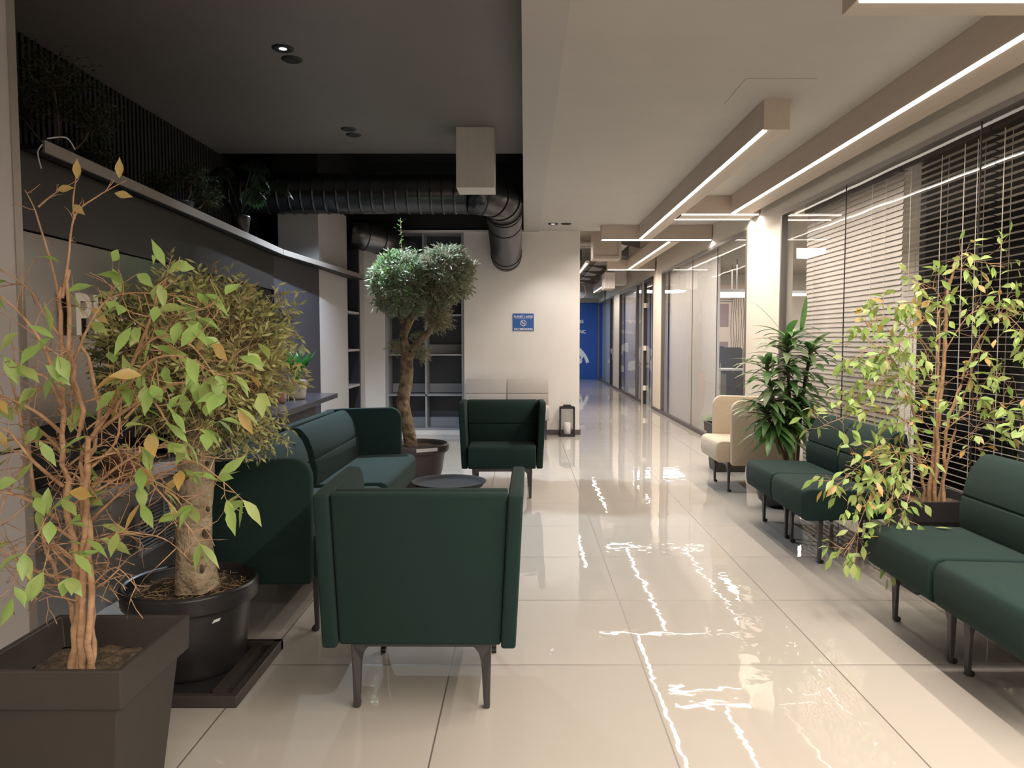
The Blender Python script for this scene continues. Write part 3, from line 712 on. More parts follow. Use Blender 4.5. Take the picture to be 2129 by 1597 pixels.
# blue wall lettering and map
wt = empty('wall_lettering', (2.1, 26.49, 1.6)); tag(wt, 'white capital letters on the far blue wall', 'letters')
a = aty(1213, 672, 26.49); b = aty(1218, 693, 26.49)
text_mesh('PLANET LABS', .16, .002, M['paper'], wt, 'upper_line', facemat(a.x - 2.1, a.z - 1.6), 'RIGHT', .004)
text_mesh('AEGIS INC', .16, .002, M['paper'], wt, 'lower_line', facemat(b.x - 2.1, b.z - 1.6), 'RIGHT', .004)
gm = empty('wall_map', (1.4, 26.49, .45)); tag(gm, 'white globe map print low on the far blue wall', 'wall print')
rng = random.Random(5)
def blob(cx, cz, r, n=22, sx=1, sz=1, seed=0):
    rg = random.Random(seed); ph = rg.random() * 9; pts = []
    for k in range(n):
        a = 2 * pi * k / n; q = r * (1 + .25 * mnoise.noise(V((cos(a) * 2 + ph, sin(a) * 2, seed)))+ .12 * rg.uniform(-1, 1)); pts.append((cx + sx * q * cos(a), cz + sz * q * sin(a)))
    return pts
bm = nb()
cap = [(1.0 * cos(R(k)), -.05 + 1.0 * sin(R(k))) for k in range(15, 78, 6)] + [(.25, .55), (.42, .62), (.5, .45), (.62, .52), (.7, .3), (.78, .42), (.86, .18)]
for s in (1,): prism(bm, cap, 'y', -.004, 0)
for q in ((.62, .05, .1), (.5, -.2, .12), (-.3, .3, .3), (-.6, -.1, .2), (.1, -.1, .18)): prism(bm, blob(q[0], q[1] + .2, q[2], seed=int(q[0] * 100)), 'y', -.004, 0)
obj('map_shapes', bm, M['paper'], gm); gm.location = (1.28, 26.49, .38)
fe = empty('fire_extinguisher', (.4, 20.3, 0)); tag(fe, 'red fire extinguisher standing in the corridor', 'fire extinguisher')
obj('cylinder_body', lathe(nb(), [(0, .0), (.08, 0), (.085, .02), (.085, .42), (.06, .48), (.025, .50), (0, .50)], 20), M['red'], fe, smooth=True); obj('valve', bx(-.04, .05, -.02, .02, .5, .56), M['blackmetal'], fe)

# ------------------------------------------------------------------ office behind glass
dk = empty('office_desk', (4.55, 17.0, 0)); tag(dk, 'grey office desk seen through the corridor glass', 'desk')
obj('desk_top', bx(-.5, .9, -.35, .35, .70, .73), M['desk'], dk)
for x, y in ((-.46, -.3), (-.46, .3), (.86, -.3), (.86, .3)): obj('leg', bx(x - .02, x + .02, y - .02, y + .02, 0, .70), M['frame'], dk)
obj('drawer_unit', bx(-.1, .3, -.25, .25, .05, .62), M['screen'], dk)
mo = empty('monitor', (4.34, 17.1, .73)); tag(mo, 'black monitor standing on the office desk', 'monitor')
obj('screen', bx(-.12, .14, 0, .03, .12, .50), M['screen'], mo); obj('stand', bx(0, .06, .03, .06, 0, .3), M['screen'], mo)
ch = empty('office_chair', (4.85, 17.6, 0)); tag(ch, 'dark office chair with high back behind the desk', 'chair')
obj('backrest', prism(nb(), rr(-.25, .25, .55, 1.2, .08), 'y', .2, .26), M['screen'], ch); obj('seat', bx(-.25, .25, -.25, .22, .45, .53), M['screen'], ch, bevel=.03)
obj('pole', tube(nb(), [(0, 0, .08), (0, 0, .45)], .03, 10), M['screen'], ch)
for k in range(5):
    a = R(72 * k); obj('leg', tube(nb(), [(0, 0, .08), (.28 * cos(a), .28 * sin(a), .05)], .018, 8), M['screen'], ch)
pj = empty('paper_stack', (4.45, 16.8, .73)); tag(pj, 'white papers lying on the office desk', 'papers'); obj('sheets', bx(-.14, .16, -.1, .12, .001, .02), M['paper'], pj)
at_ = empty('wall_art', (5.0, 18.99, 0)); tag(at_, 'large line patterned wall panel with dull pink rectangles in the office', 'wall art')
obj('backing', bx(-.95, 1.6, -.02, 0, .2, 2.75), mat('peach_panel', (.62, .50, .42), .7), at_)
pk = mat('dull_pink', (.26, .16, .16), .7)
for x0, x1, z0, z1 in ((-.35, .07, 1.70, 2.27), (-.35, .07, 1.05, 1.33), (.75, 1.3, 1.3, 2.5)): obj('colour_block', bx(x0, x1, -.03, -.02, z0, z1), pk, at_)
bm = nb()
for k in range(7):
    x = .14 + k * .06; tube(bm, [(x + .015 * sin(j * 1.3 + k), -.028, 2.5 - k * .0 - j * .22) for j in range(10)], .006, 5)
for k in range(4): box(bm, -.7, .14 + k * .06, -.034, -.026, 2.32 + k * .05, 2.332 + k * .05)
obj('line_pattern', bm, M['framedark'], at_)
for i, (x, y) in enumerate(((4.3, 15.5), (4.5, 16.6), (5.4, 16.0))):
    e = empty('office_light', (x, y, 2.34)); tag(e, ['nearest office ceiling light seen through the glass', 'farther office ceiling light above the desk', 'office ceiling light deeper in the room'][i], 'ceiling light')
    obj('diffuser', bx(-.5, .5, -.06, .06, -.04, 0), M['led'], e); obj('housing', bx(-.52, .52, -.08, .08, 0, .06), M['desk'], e); obj('hanger', bx(-.01, .01, -.01, .01, .06, .66), M['desk'], e)

# ------------------------------------------------------------------ plants: generic builders
class Leaves:
    def __init__(s): s.v = []; s.f = []; s.m = []
    def leaf(s, p, d, up, L, Wd, mi=0, droop=.3, fold=.25, st=4, prof=None):
        d = d.normalized(); side = d.cross(up)
        if side.length < 1e-3: side = d.cross(V((1, .3, 0)))
        side.normalize(); n = side.cross(d).normalized(); b0 = len(s.v); q = V(p); dd = d.copy()
        prof = prof or (0.02, .62, 1, .80, .0)
        st = len(prof) - 1
        for i in range(st + 1):
            w = Wd * .5 * prof[i]
            s.v.append(tuple(q + side * w + n * (w * fold))); s.v.append(tuple(q)); s.v.append(tuple(q - side * w + n * (w * fold)))
            dd = (dd + V((0, 0, -droop / st))).normalized(); q = q + dd * (L / st)
        for i in range(st):
            a = b0 + i * 3; s.f.append((a, a + 1, a + 4, a + 3)); s.f.append((a + 1, a + 2, a + 5, a + 4)); s.m += [mi, mi]
    def quad(s, p, d, up, L, Wd, mi):
        d = d.normalized(); side = d.cross(up)
        if side.length < 1e-3: side = d.cross(V((1, .3, 0)))
        side.normalize(); b0 = len(s.v)
        s.v += [tuple(p), tuple(p + d * L * .5 + side * Wd * .5), tuple(p + d * L), tuple(p + d * L * .5 - side * Wd * .5)]
        s.f.append((b0, b0 + 1, b0 + 2, b0 + 3)); s.m.append(mi)
    def build(s, name, mats, parent, smooth=True):
        me = bpy.data.meshes.new(name); me.from_pydata(s.v, [], s.f); me.update()
        for x in mats: me.materials.append(x)
        me.polygons.foreach_set('material_index', s.m)
        if smooth: me.polygons.foreach_set('use_smooth', [True] * len(s.f))
        o = bpy.data.objects.new(name, me); COL.objects.link(o); o.parent = parent; return o
class Sticks:
    def __init__(s): s.v = []; s.f = []
    def line(s, pts, rads, n=5):
        prev = None
        for i, p in enumerate(pts):
            a = pts[max(0, i - 1)]; b = pts[min(len(pts) - 1, i + 1)]; u, w = frame_of(V(b) - V(a)); r = rads[i] if isinstance(rads, (list, tuple)) else rads
            b0 = len(s.v)
            for k in range(n): s.v.append(tuple(V(p) + u * (r * cos(2 * pi * k / n)) + w * (r * sin(2 * pi * k / n))))
            if prev is not None:
                A = [V(s.v[prev + k]) for k in range(n)]; B0 = V(s.v[b0]); sh_ = min(range(n), key=lambda k: (A[k] - B0).length)
                for k in range(n): s.f.append((prev + (k + sh_) % n, prev + (k + 1 + sh_) % n, b0 + (k + 1) % n, b0 + k))
            prev = b0
    def build(s, name, m, parent, smooth=True):
        return obj(name, (s.v, s.f), m, parent, smooth=smooth)
def rnd(r, s=1): return V((r.gauss(0, s), r.gauss(0, s), r.gauss(0, s)))
def wobble(r, a, b, n, amp):
    a = V(a); b = V(b); return [a.lerp(b, i / n) + (rnd(r, amp) if 0 < i < n else V((0, 0, 0))) for i in range(n + 1)]
def curve(pts, m=4):
    pts = [V(p) for p in pts]; out = []
    for i in range(len(pts) - 1):
        p0 = pts[max(i - 1, 0)]; p1 = pts[i]; p2 = pts[i + 1]; p3 = pts[min(i + 2, len(pts) - 1)]
        for k in range(m):
            t = k / m; out.append(.5 * ((2 * p1) + (p2 - p0) * t + (2 * p0 - 5 * p1 + 4 * p2 - p3) * t * t + (3 * p1 - p0 - 3 * p2 + p3) * t ** 3))
    out.append(pts[-1]); return out

def square_planter(e, top, h, bot, rimh, m, soil_z):
    """tapered square planter with a wider rim band, local origin at its base centre"""
    bm = nb(); t = top / 2; b = bot / 2; s = b + (t - .012 - b) * (1 - rimh / h) * 1.0
    rings = [(b, 0), (s, h - rimh), (t, h - rimh), (t + .004, h), (t - .014, h), (t - .03, soil_z), ]
    vr = [[bm.verts.new((x * r_, y * r_, z)) for x, y in ((-1, -1), (1, -1), (1, 1), (-1, 1))] for r_, z in rings]
    bm.faces.new(vr[0][::-1])
    for A, B in zip(vr, vr[1:]):
        for k in range(4): bm.faces.new((A[k], A[(k + 1) % 4], B[(k + 1) % 4], B[k]))
    obj('planter_box', bm, m, e, bevel=.004, seg=2)
    rr_ = t - .03; bm = nb(); n = 12; g = [[bm.verts.new((-rr_ + 2 * rr_ * i / n, -rr_ + 2 * rr_ * j / n, soil_z + .012 * mnoise.noise(V((i * .8, j * .8, 1))))) for j in range(n + 1)] for i in range(n + 1)]
    for i in range(n):
        for j in range(n): bm.faces.new((g[i][j], g[i + 1][j], g[i + 1][j + 1], g[i][j + 1]))
    obj('soil', bm, M['soil'], e, smooth=True)
FL_PROF = (.06, .62, 1, .86, .40, .0)
def fig_leaf(LV, r, p, d, size=1.0, pal=(.45, .45, .10)):
    d = (d + V((0, 0, -.55)) + rnd(r, .35)).normalized(); x = r.random(); mi = 0 if x < pal[0] else (1 if x < pal[0] + pal[1] else 2)
    LV.leaf(p, d, rnd(r, .6) + V((0, -.5, 1)), r.uniform(.058, .092) * size, r.uniform(.026, .036) * size, mi, droop=r.uniform(.1, .7), fold=r.uniform(.05, .4), prof=FL_PROF)
def fig_branch(ST, LV, r, pts, rad0, leafy=1.0, twig=1.0, size=1.0, start=.15, tl=.14, pal=(.45, .45, .10), up=.25):
    path = curve(pts, 5); n = len(path); ST.line(path, [rad0 * (1 - .75 * i / (n - 1)) for i in range(n)], 6)
    L = sum((b - a).length for a, b in zip(path, path[1:])); m = max(2, int(L / .036 * twig))
    for k in range(m):
        t = start + (1 - start) * (k + r.random()) / m; f = t * (n - 1); i = min(int(f), n - 2); p = path[i].lerp(path[i + 1], f - i); fw = (path[i + 1] - path[i]).normalized()
        d = (fw * .7 + rnd(r, .65) + V((0, 0, up))).normalized(); l = tl * r.uniform(.4, 1.25)
        q = [p]; dd = d
        for j in range(3): dd = (dd + rnd(r, .28)).normalized(); q.append(q[-1] + dd * l / 3)
        ST.line(q, [max(rad0 * .30, .0016) * (1 - .25 * j) for j in range(4)], 4)
        if r.random() < .6:
            j = r.choice((1, 2)); d2 = (dd + rnd(r, .7)).normalized(); q2 = [q[j], q[j] + d2 * l * .3, q[j] + d2 * l * .3 + (d2 + rnd(r, .3)).normalized() * l * .3]
            ST.line(q2, .0013, 3)
            if r.random() < leafy * .55: fig_leaf(LV, r, q2[-1], d2, size, pal)
        if r.random() < leafy * .8:
            fig_leaf(LV, r, q[-1], dd, size, pal)
            for j in range(r.choice((0, 1, 1, 2))): fig_leaf(LV, r, q[2].lerp(q[3], r.random()), dd + rnd(r, .8), size * .9, pal)
    if leafy > .3:
        for j in range(3): fig_leaf(LV, r, path[-1], (path[-1] - path[-2]) + rnd(r, .03), size, pal)

# ---- front weeping fig
r = random.Random(11)
FY = 2.12
f1 = empty('potted_weeping_fig', (-1.245, 2.115, 0)); tag(f1, 'sparse weeping fig in a square dark planter, front left', 'potted plant')
square_planter(f1, .40, .52, .27, .105, M['planter'], .43)
ST = Sticks(); LV = Leaves(); O = f1.location
def L(u, v, y): return aty(u, v, y) - O
base = L(182, 1392, 2.02)
base.z = .42
stem_sets = [
    [(150, 1395, 2.06), (160, 1200, 2.08), (135, 1000, 2.1), (128, 800, 2.1), (125, 600, 2.1)],
    [(168, 1398, 2.04), (172, 1150, 2.06), (180, 950, 2.07), (150, 760, 2.1), (138, 560, 2.1)],
    [(185, 1400, 2.03), (190, 1180, 2.05), (178, 1000, 2.1), (205, 870, 2.14), (170, 700, 2.15)],
    [(196, 1398, 2.05), (190, 1250, 2.1), (172, 1050, 2.12), (165, 880, 2.12), (140, 720, 2.12)],
    [(160, 1396, 2.08), (150, 1280, 2.1), (100, 1150, 2.12), (60, 950, 2.14), (20, 780, 2.16)]]
for k, s in enumerate(stem_sets):
    path = curve([L(*q) for q in s], 6); n = len(path); r0_ = (.0095, .009, .0085, .007, .0065)[k]
    path = [p + rnd(r, .0035) for p in path]; path[0].z = min(path[0].z, .425); path.insert(0, path[0] - V((0, 0, .03)))
    ST.line(path, [r0_ * 1.15] + [r0_ * (1.15 - .6 * i / (n - 1)) for i in range(n)], 7)
# bare upper shoots
for pts, rad, lf in (
    ([(130, 620, 2.1), (142, 540, 2.1), (155, 450, 2.1), (200, 410, 2.1), (262, 375, 2.08)], .0042, .0),
    ([(122, 620, 2.1), (110, 560, 2.12), (80, 460, 2.13), (70, 430, 2.13), (52, 395, 2.14)], .0038, .0),
    ([(80, 430, 2.13), (110, 405, 2.13), (155, 378, 2.14)], .003, .0),
    ([(155, 455, 2.1), (152, 420, 2.1), (156, 385, 2.1), (160, 345, 2.1)], .003, .0)):
    fig_branch(ST, LV, r, [L(*q) for q in pts], rad, lf, .35, tl=.05)
for u, v, y, dx, dz_ in ((160, 372, 2.1, .1, 1), (150, 425, 2.1, .3, -.2), (248, 370, 2.08, .1, 1), (238, 402, 2.08, 1, -.15), (118, 395, 2.13, .7, .1)):
    LV.leaf(L(u, v, y), V((dx, -.1, dz_)), V((.3, -1, .2)), .055, .022, 2, droop=.1, prof=FL_PROF)
palF = (.62, .30, .08)
FB = [  # main side branches (u, v, depth), twig leafiness
    ([(128, 820, 2.1), (90, 720, 2.05), (40, 650, 2.0), (-20, 600, 1.95)], .006, .35),
    ([(128, 900, 2.1), (80, 860, 2.0), (20, 830, 1.95), (-40, 830, 1.9)], .006, .9),
    ([(130, 850, 2.1), (100, 790, 2.0), (60, 770, 1.95), (10, 740, 1.9)], .005, .7),
    ([(150, 820, 2.1), (150, 760, 2.0), (145, 730, 1.95), (120, 740, 1.9)], .004, 1.6),
    ([(175, 930, 2.1), (230, 850, 2.1), (290, 720, 2.05), (320, 640, 2.0), (330, 590, 2.0)], .007, .45),
    ([(200, 900, 2.14), (280, 840, 2.05), (360, 800, 2.0), (430, 790, 1.95)], .006, .8),
    ([(240, 850, 2.1), (300, 760, 2.0), (370, 740, 1.95), (450, 780, 1.95)], .005, 1.1),
    ([(280, 740, 2.05), (330, 700, 2.0), (400, 720, 1.95), (470, 820, 1.95)], .004, 1.2),
    ([(150, 760, 2.1), (200, 650, 2.1), (260, 610, 2.1), (400, 620, 2.05), (440, 640, 2.0)], .004, .25),
    ([(260, 870, 2.0), (310, 830, 1.95), (350, 880, 1.93), (390, 920, 1.93)], .004, .9),
    ([(185, 1020, 2.1), (260, 960, 2.05), (340, 930, 2.0), (430, 950, 1.98)], .005, .3),
    ([(190, 1080, 2.1), (270, 1010, 2.0), (320, 1000, 1.97), (400, 1050, 1.95)], .004, .35),
    ([(300, 1010, 2.0), (390, 960, 1.97), (450, 990, 1.95), (505, 1040, 1.95)], .003, .7),
    ([(320, 1010, 1.97), (380, 1080, 1.95), (415, 1130, 1.95)], .003, .35),
    ([(192, 1130, 2.08), (260, 1110, 2.0), (340, 1120, 1.97), (400, 1170, 1.95)], .003, .15),
    ([(130, 1010, 2.1), (70, 960, 2.0), (20, 900, 1.95), (-30, 880, 1.9)], .006, .25),
    ([(120, 1080, 2.1), (60, 1040, 2.0), (0, 1020, 1.95), (-50, 1000, 1.9)], .006, .3),
    ([(150, 1120, 2.08), (100, 1090, 2.0), (80, 1110, 1.9), (50, 1150, 1.85)], .005, 1.3),
    ([(150, 1160, 2.05), (110, 1130, 1.95), (100, 1150, 1.88), (90, 1190, 1.85)], .004, 1.0),
    ([(140, 1200, 2.08), (80, 1190, 2.0), (30, 1160, 1.95), (-20, 1130, 1.9)], .004, .1),
    ([(160, 1250, 2.06), (110, 1240, 2.0), (80, 1250, 1.97)], .003, .3),
    ([(190, 1220, 2.05), (240, 1180, 2.0), (290, 1230, 1.95)], .003, .0),
    ([(180, 980, 2.08), (240, 920, 2.1), (250, 850, 2.1), (260, 780, 2.1)], .005, .25),
    ([(130, 940, 2.1), (90, 900, 2.15), (40, 860, 2.2), (0, 820, 2.2)], .005, .3),
    ([(125, 700, 2.1), (90, 650, 2.1), (60, 600, 2.1), (0, 560, 2.1)], .004, .25),
    ([(60, 950, 2.14), (30, 1000, 2.0), (0, 1060, 1.95)], .004, .3),
    ([(140, 1040, 2.1), (170, 960, 2.2), (230, 950, 2.25)], .004, .1)]
for pts, rad, lf in FB:
    fig_branch(ST, LV, r, [L(*q) for q in pts], rad, lf, .95, size=1.0, tl=.13, pal=palF)
for k in range(30):
    u = r.uniform(125, 195); v = r.uniform(830, 1250); sgn = r.choice((-1, 1)); y0_ = r.uniform(2.05, 2.14); w_ = r.uniform(60, 190)
    fig_branch(ST, LV, r, [L(u, v, y0_), L(u + sgn * w_ * .5, v - r.uniform(10, 60), y0_ + r.uniform(-.1, .12)), L(u + sgn * w_, v - r.uniform(-20, 110), y0_ + r.uniform(-.15, .2))], r.uniform(.0022, .004), .10, .9, tl=.11, pal=(.3, .3, .4))
ST.build('trunk_and_branches', M['bark'], f1); LV.build('foliage', [M['leaf_a'], M['leaf_b'], M['leaf_y']], f1)

# ---- right weeping fig
f2 = empty('potted_weeping_fig', (2.25, 4.165, 0)); tag(f2, 'leafy weeping fig with long drooping branches in a square black planter by the blinds', 'potted plant')
square_planter(f2, .41, .52, .28, .11, M['planterblk'], .47)
r = random.Random(23); ST = Sticks(); LV = Leaves(); O = f2.location
def L(u, v, y):
    p = aty(u, v, y)
    return (p if p.x < 2.46 else atx(u, v, 2.46)) - O
pal2 = (.50, .40, .10)
for k, s in enumerate([
    [(1930, 1040, 4.15), (1945, 920, 4.12), (1960, 780, 4.1), (1968, 660, 4.1), (1980, 560, 4.1), (1992, 532, 4.08)],
    [(1945, 1042, 4.1), (1950, 900, 4.08), (1950, 760, 4.05), (1955, 640, 4.05)],
    [(1962, 1040, 4.15), (1968, 900, 4.15), (1990, 820, 4.15), (2030, 720, 4.12), (2060, 670, 4.1)],
    [(1920, 1035, 4.2), (1905, 900, 4.15), (1880, 800, 4.1), (1840, 720, 4.0)],
    [(1950, 1040, 4.2), (1975, 940, 4.25), (2010, 800, 4.3), (2050, 690, 4.3)]]):
    path = curve([L(*q) for q in s], 6); n = len(path); path = [p + rnd(r, .004) for p in path]; path[0].z = .44
    r0_ = (.013, .011, .010, .009, .008)[k]; ST.line(path, [r0_ * (1.1 - .75 * i / (n - 1)) for i in range(n)], 7)
FB2 = [
    ([(1985, 545, 4.1), (2010, 525, 4.05), (2050, 545, 4.0), (2065, 555, 4.0)], .004, .9),
    ([(1968, 640, 4.1), (1940, 600, 4.05), (1915, 605, 4.0)], .004, 1.1), ([(1965, 680, 4.1), (1930, 630, 4.0), (1900, 640, 3.95)], .004, 1.2),
    ([(1968, 600, 4.1), (1985, 560, 4.0), (2010, 560, 3.95)], .004, .9),
    ([(1960, 740, 4.1), (2010, 660, 4.05), (2060, 640, 4.0), (2129, 650, 3.95)], .006, 1.0),
    ([(2050, 690, 4.1), (2080, 650, 4.05), (2129, 690, 4.0), (2160, 740, 4.0)], .005, 1.1),
    ([(2030, 720, 4.1), (2060, 750, 4.0), (2070, 790, 3.95)], .004, .9),
    ([(1955, 760, 4.05), (1900, 690, 4.0), (1840, 660, 3.95), (1800, 680, 3.9)], .006, 1.2),
    ([(1945, 800, 4.05), (1890, 740, 3.95), (1820, 720, 3.9), (1760, 760, 3.85)], .006, 1.3),
    ([(1940, 830, 4.05), (1880, 790, 3.95), (1830, 790, 3.9), (1770, 830, 3.85)], .006, 1.3),
    ([(1930, 860, 4.1), (1880, 830, 4.0), (1840, 810, 3.95), (1790, 790, 3.9)], .005, 1.3),
    ([(1940, 780, 4.05), (1920, 720, 3.95), (1890, 700, 3.9), (1860, 720, 3.88)], .005, 1.4),
    ([(1960, 850, 4.1), (2000, 830, 4.0), (2040, 830, 3.95)], .004, .9), ([(1965, 800, 4.1), (1995, 780, 4.0), (2020, 790, 3.95)], .004, 1.0),
    ([(1960, 900, 4.1), (2010, 860, 4.0), (2060, 850, 3.95), (2129, 830, 3.9)], .006, .35),
    ([(2010, 860, 4.0), (2070, 880, 3.95), (2110, 910, 3.9), (2150, 900, 3.85)], .004, 1.0),
    ([(1965, 960, 4.1), (2030, 930, 4.0), (2060, 1000, 3.95), (2080, 1035, 3.95)], .004, .35),
    ([(1960, 930, 4.1), (2020, 900, 4.0), (2050, 850, 3.95)], .004, .9),
    ([(1920, 900, 4.1), (1850, 860, 3.95), (1780, 860, 3.85), (1700, 890, 3.8)], .007, .8),
    ([(1920, 950, 4.05), (1860, 940, 3.9), (1800, 960, 3.75), (1740, 1010, 3.7)], .007, .9),
    ([(1910, 970, 4.05), (1870, 960, 3.9), (1830, 990, 3.75), (1790, 1080, 3.65), (1765, 1150, 3.62)], .006, 1.0),
    ([(1880, 960, 3.9), (1860, 1000, 3.75), (1850, 1080, 3.65), (1830, 1150, 3.6)], .005, 1.2),
    ([(1900, 980, 3.95), (1890, 1030, 3.75), (1870, 1090, 3.65), (1850, 1130, 3.62)], .005, .9),
    ([(1870, 960, 3.85), (1830, 980, 3.75), (1800, 1000, 3.7), (1780, 1030, 3.7)], .004, 1.3),
    ([(1930, 940, 4.05), (1920, 960, 3.85), (1880, 990, 3.75), (1850, 1040, 3.7)], .004, .7),
    ([(1940, 900, 4.1), (1910, 870, 4.0), (1870, 880, 3.9)], .004, .9), ([(1920, 1000, 4.1), (1890, 940, 4.0), (1850, 930, 3.95), (1820, 940, 3.95)], .004, .2),
    ([(1950, 720, 4.05), (1930, 670, 4.0), (1900, 650, 3.95), (1870, 640, 3.92)], .004, 1.2),
    ([(1955, 870, 4.1), (1900, 800, 4.1), (1860, 760, 4.1), (1830, 740, 4.1)], .005, 1.2)]
for pts, rad, lf in FB2:
    fig_branch(ST, LV, r, [L(*q) for q in pts], rad * .62, min(lf * 1.2, 1.5), 1.25, size=.92, tl=.13, pal=pal2)
for q in (ST, LV): q.v = [(min(x, 2.53 - O.x), y, z) for x, y, z in q.v]
ST.build('trunk_and_branches', M['bark'], f2); LV.build('foliage', [M['leaf_a'], M['leaf_b'], M['leaf_y']], f2)

# ---- olive crowns
def olive_crown(LV, ST, r, c, rad, n, mats, leaf=.034, dens=.72, inner=.0, jag=.08, vis=None, sprig=.07):
    c = V(c); rad = V(rad)
    for _ in range(n):
        d = rnd(r).normalized(); s_ = r.uniform(dens, 1.0) if r.random() > inner else r.uniform(.3, dens)
        k = 1 + jag * 2 * mnoise.noise(d * 2.2 + c)
        p = c + V((d.x * rad.x, d.y * rad.y, d.z * rad.z)) * s_ * k
        g = (d * .9 + rnd(r, .45) + V((0, 0, .35))).normalized(); l = sprig * r.uniform(.5, 1.3); tip = p + g * l
        ST.line([p - g * l * .8, p, tip], [.0016, .0012, .0006], 3)
        m = mats(d, s_, r); u, w = frame_of(g)
        for j in range(7):
            t = -.2 + 1.2 * j / 6; a = j * 2.4 + r.random(); ld = (g * .8 + (u * cos(a) + w * sin(a))).normalized()
            LV.quad(p + g * l * t, ld, rnd(r), leaf * r.uniform(.7, 1.2), leaf * .27, m)
def olive1():
    r = random.Random(3); e = empty('potted_olive_tree', (-1.387, 3.10, 0)); tag(e, 'large olive tree with round bushy crown in a black round pot, left foreground', 'potted tree')
    obj('pot', lathe(nb(), [(0, .03), (.205, .03), (.212, .05), (.235, .28), (.238, .30), (.262, .305), (.268, .37), (.258, .383), (.243, .375), (.236, .33), (0, .33)], 56), M['planterblk'], e, smooth=True, bevel=.003, seg=2)
    bm = lathe(nb(), [(0, .345), (.12, .343), (.235, .335)], 40)
    for v in bm.verts: v.co.z += .008 * mnoise.noise(v.co * 18)
    obj('soil', bm, M['soil'], e, smooth=True)
    S2 = Sticks(); rg = random.Random(9)
    for _ in range(260):
        a = rg.uniform(0, 2 * pi); q = .22 * sqrt(rg.random()); p = V((q * cos(a), q * sin(a), .35)); S2.line([p, p + V((rg.gauss(0, .02), rg.gauss(0, .02), rg.uniform(0, .012)))], .0015, 3)
    S2.build('mulch', M['twig'], e)
    obj('label_sticker', prism(nb(), [(.0, 0), (.03, .012), (.035, .024), (.008, .014)], 'y', 0, .002), M['paper'], e, loc=(.17, -.203, .27))
    LV = Leaves(); ST = Sticks()
    # trunk
    O = e.location
    tp = [aty(408, 1225, 3.06) - O, aty(402, 1100, 3.06) - O, aty(408, 980, 3.08) - O, aty(405, 880, 3.1) - O, aty(395, 800, 3.1) - O]
    path = curve(tp, 8); bm = nb(); n = 20; rings = []
    for i, p in enumerate(path):
        t = i / (len(path) - 1); R0 = .070 + .010 * max(0, 1 - t * 4.5) ** 1.5
        ring = []
        for k in range(n):
            a = 2 * pi * k / n; q = R0 * (1 + .10 * mnoise.noise(V((cos(a) * 1.6, sin(a) * 1.6, p.z * 6))) + .05 * mnoise.noise(V((cos(a) * 5, sin(a) * 5, p.z * 20))) + (.12 * max(0, 1 - t * 5) * sin(a * 5)))
            ring.append(bm.verts.new((p.x + q * cos(a), p.y + q * sin(a), p.z)))
        rings.append(ring)
    for A, B in zip(rings, rings[1:]):
        for k in range(n): bm.faces.new((A[k], A[(k + 1) % n], B[(k + 1) % n], B[k]))
    obj('trunk', bm, M['bark_olive'], e, smooth=True)
    for (u, v, rr1) in ((425, 1112, .016), (385, 990, .013), (380, 1085, .010), (430, 1060, .009), (395, 950, .010), (428, 965, .009), (402, 1150, .010), (377, 1040, .012), (415, 1185, .015)):
        p = aty(u, v, 2.99) - O; bm = nb(); bmesh.ops.create_uvsphere(bm, u_segments=8, v_segments=6, radius=rr1, matrix=Matrix.Translation(p + V((0, .012, 0))) @ Matrix.Diagonal((1, .6, 1.3, 1)))
        obj('bark_knot', bm, M['cane'], e, smooth=True)
    cen = V((.045, .0, 1.285))
    top_ = path[-1]
    for _ in range(46):
        d = rnd(r).normalized(); d.z = abs(d.z) * .8 + .05 if r.random() < .75 else d.z * .4
        tip = cen + V((d.x * .31, d.y * .31, d.z * .29)); mid = top_.lerp(tip, .5) + rnd(r, .03)
        ST.line(curve([top_ - V((0, 0, .05)), mid, tip], 4), [.012 - .0011 * i for i in range(9)], 5)
    for _ in range(1500):
        d = rnd(r).normalized(); s0 = r.uniform(.45, .92); p = cen + V((d.x * .33, d.y * .33, d.z * .31)) * s0
        if p.z < 1.0 and abs(p.x - path[-1].x) < .13 and p.y < .05: continue
        q = [p]; g = (d + rnd(r, .8)).normalized()
        for j in range(3): g = (g + rnd(r, .35)).normalized(); q.append(q[-1] + g * r.uniform(.02, .05))
        ST.line(q, [.0022, .0018, .0013, .0008], 3)
    def mt(d, s_, r):  # lit top and right, shaded left and underside put into leaf colours
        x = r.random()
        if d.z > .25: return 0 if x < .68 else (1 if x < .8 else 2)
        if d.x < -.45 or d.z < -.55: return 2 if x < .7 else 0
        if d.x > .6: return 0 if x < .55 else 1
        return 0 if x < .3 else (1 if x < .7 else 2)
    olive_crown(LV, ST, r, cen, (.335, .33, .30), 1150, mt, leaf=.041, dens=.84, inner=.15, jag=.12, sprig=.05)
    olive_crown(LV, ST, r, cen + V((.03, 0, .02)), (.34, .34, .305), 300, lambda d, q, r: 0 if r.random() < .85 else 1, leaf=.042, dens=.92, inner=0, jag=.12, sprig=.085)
    # hanging sprays low right
    for _ in range(130):
        p = cen + V((r.uniform(.0, .31), r.uniform(-.25, .2), -.30 + r.uniform(-.03, .12))); g = V((r.uniform(0, .8), r.uniform(-.5, .5), -.5)).normalized(); l = .08; ST.line([p, p + g * l], .0012, 3)
        for j in range(7): LV.quad(p + g * l * j / 6, (g + rnd(r, .6)).normalized(), rnd(r), .03, .009, r.choice((0, 0, 2)))
    # tall tip
    tp2 = [aty(356, 610, 3.0) - O, aty(356, 570, 3.0) - O, aty(355, 522, 3.0) - O]
    ST.line([V(q) for q in tp2], [.004, .003, .001], 5)
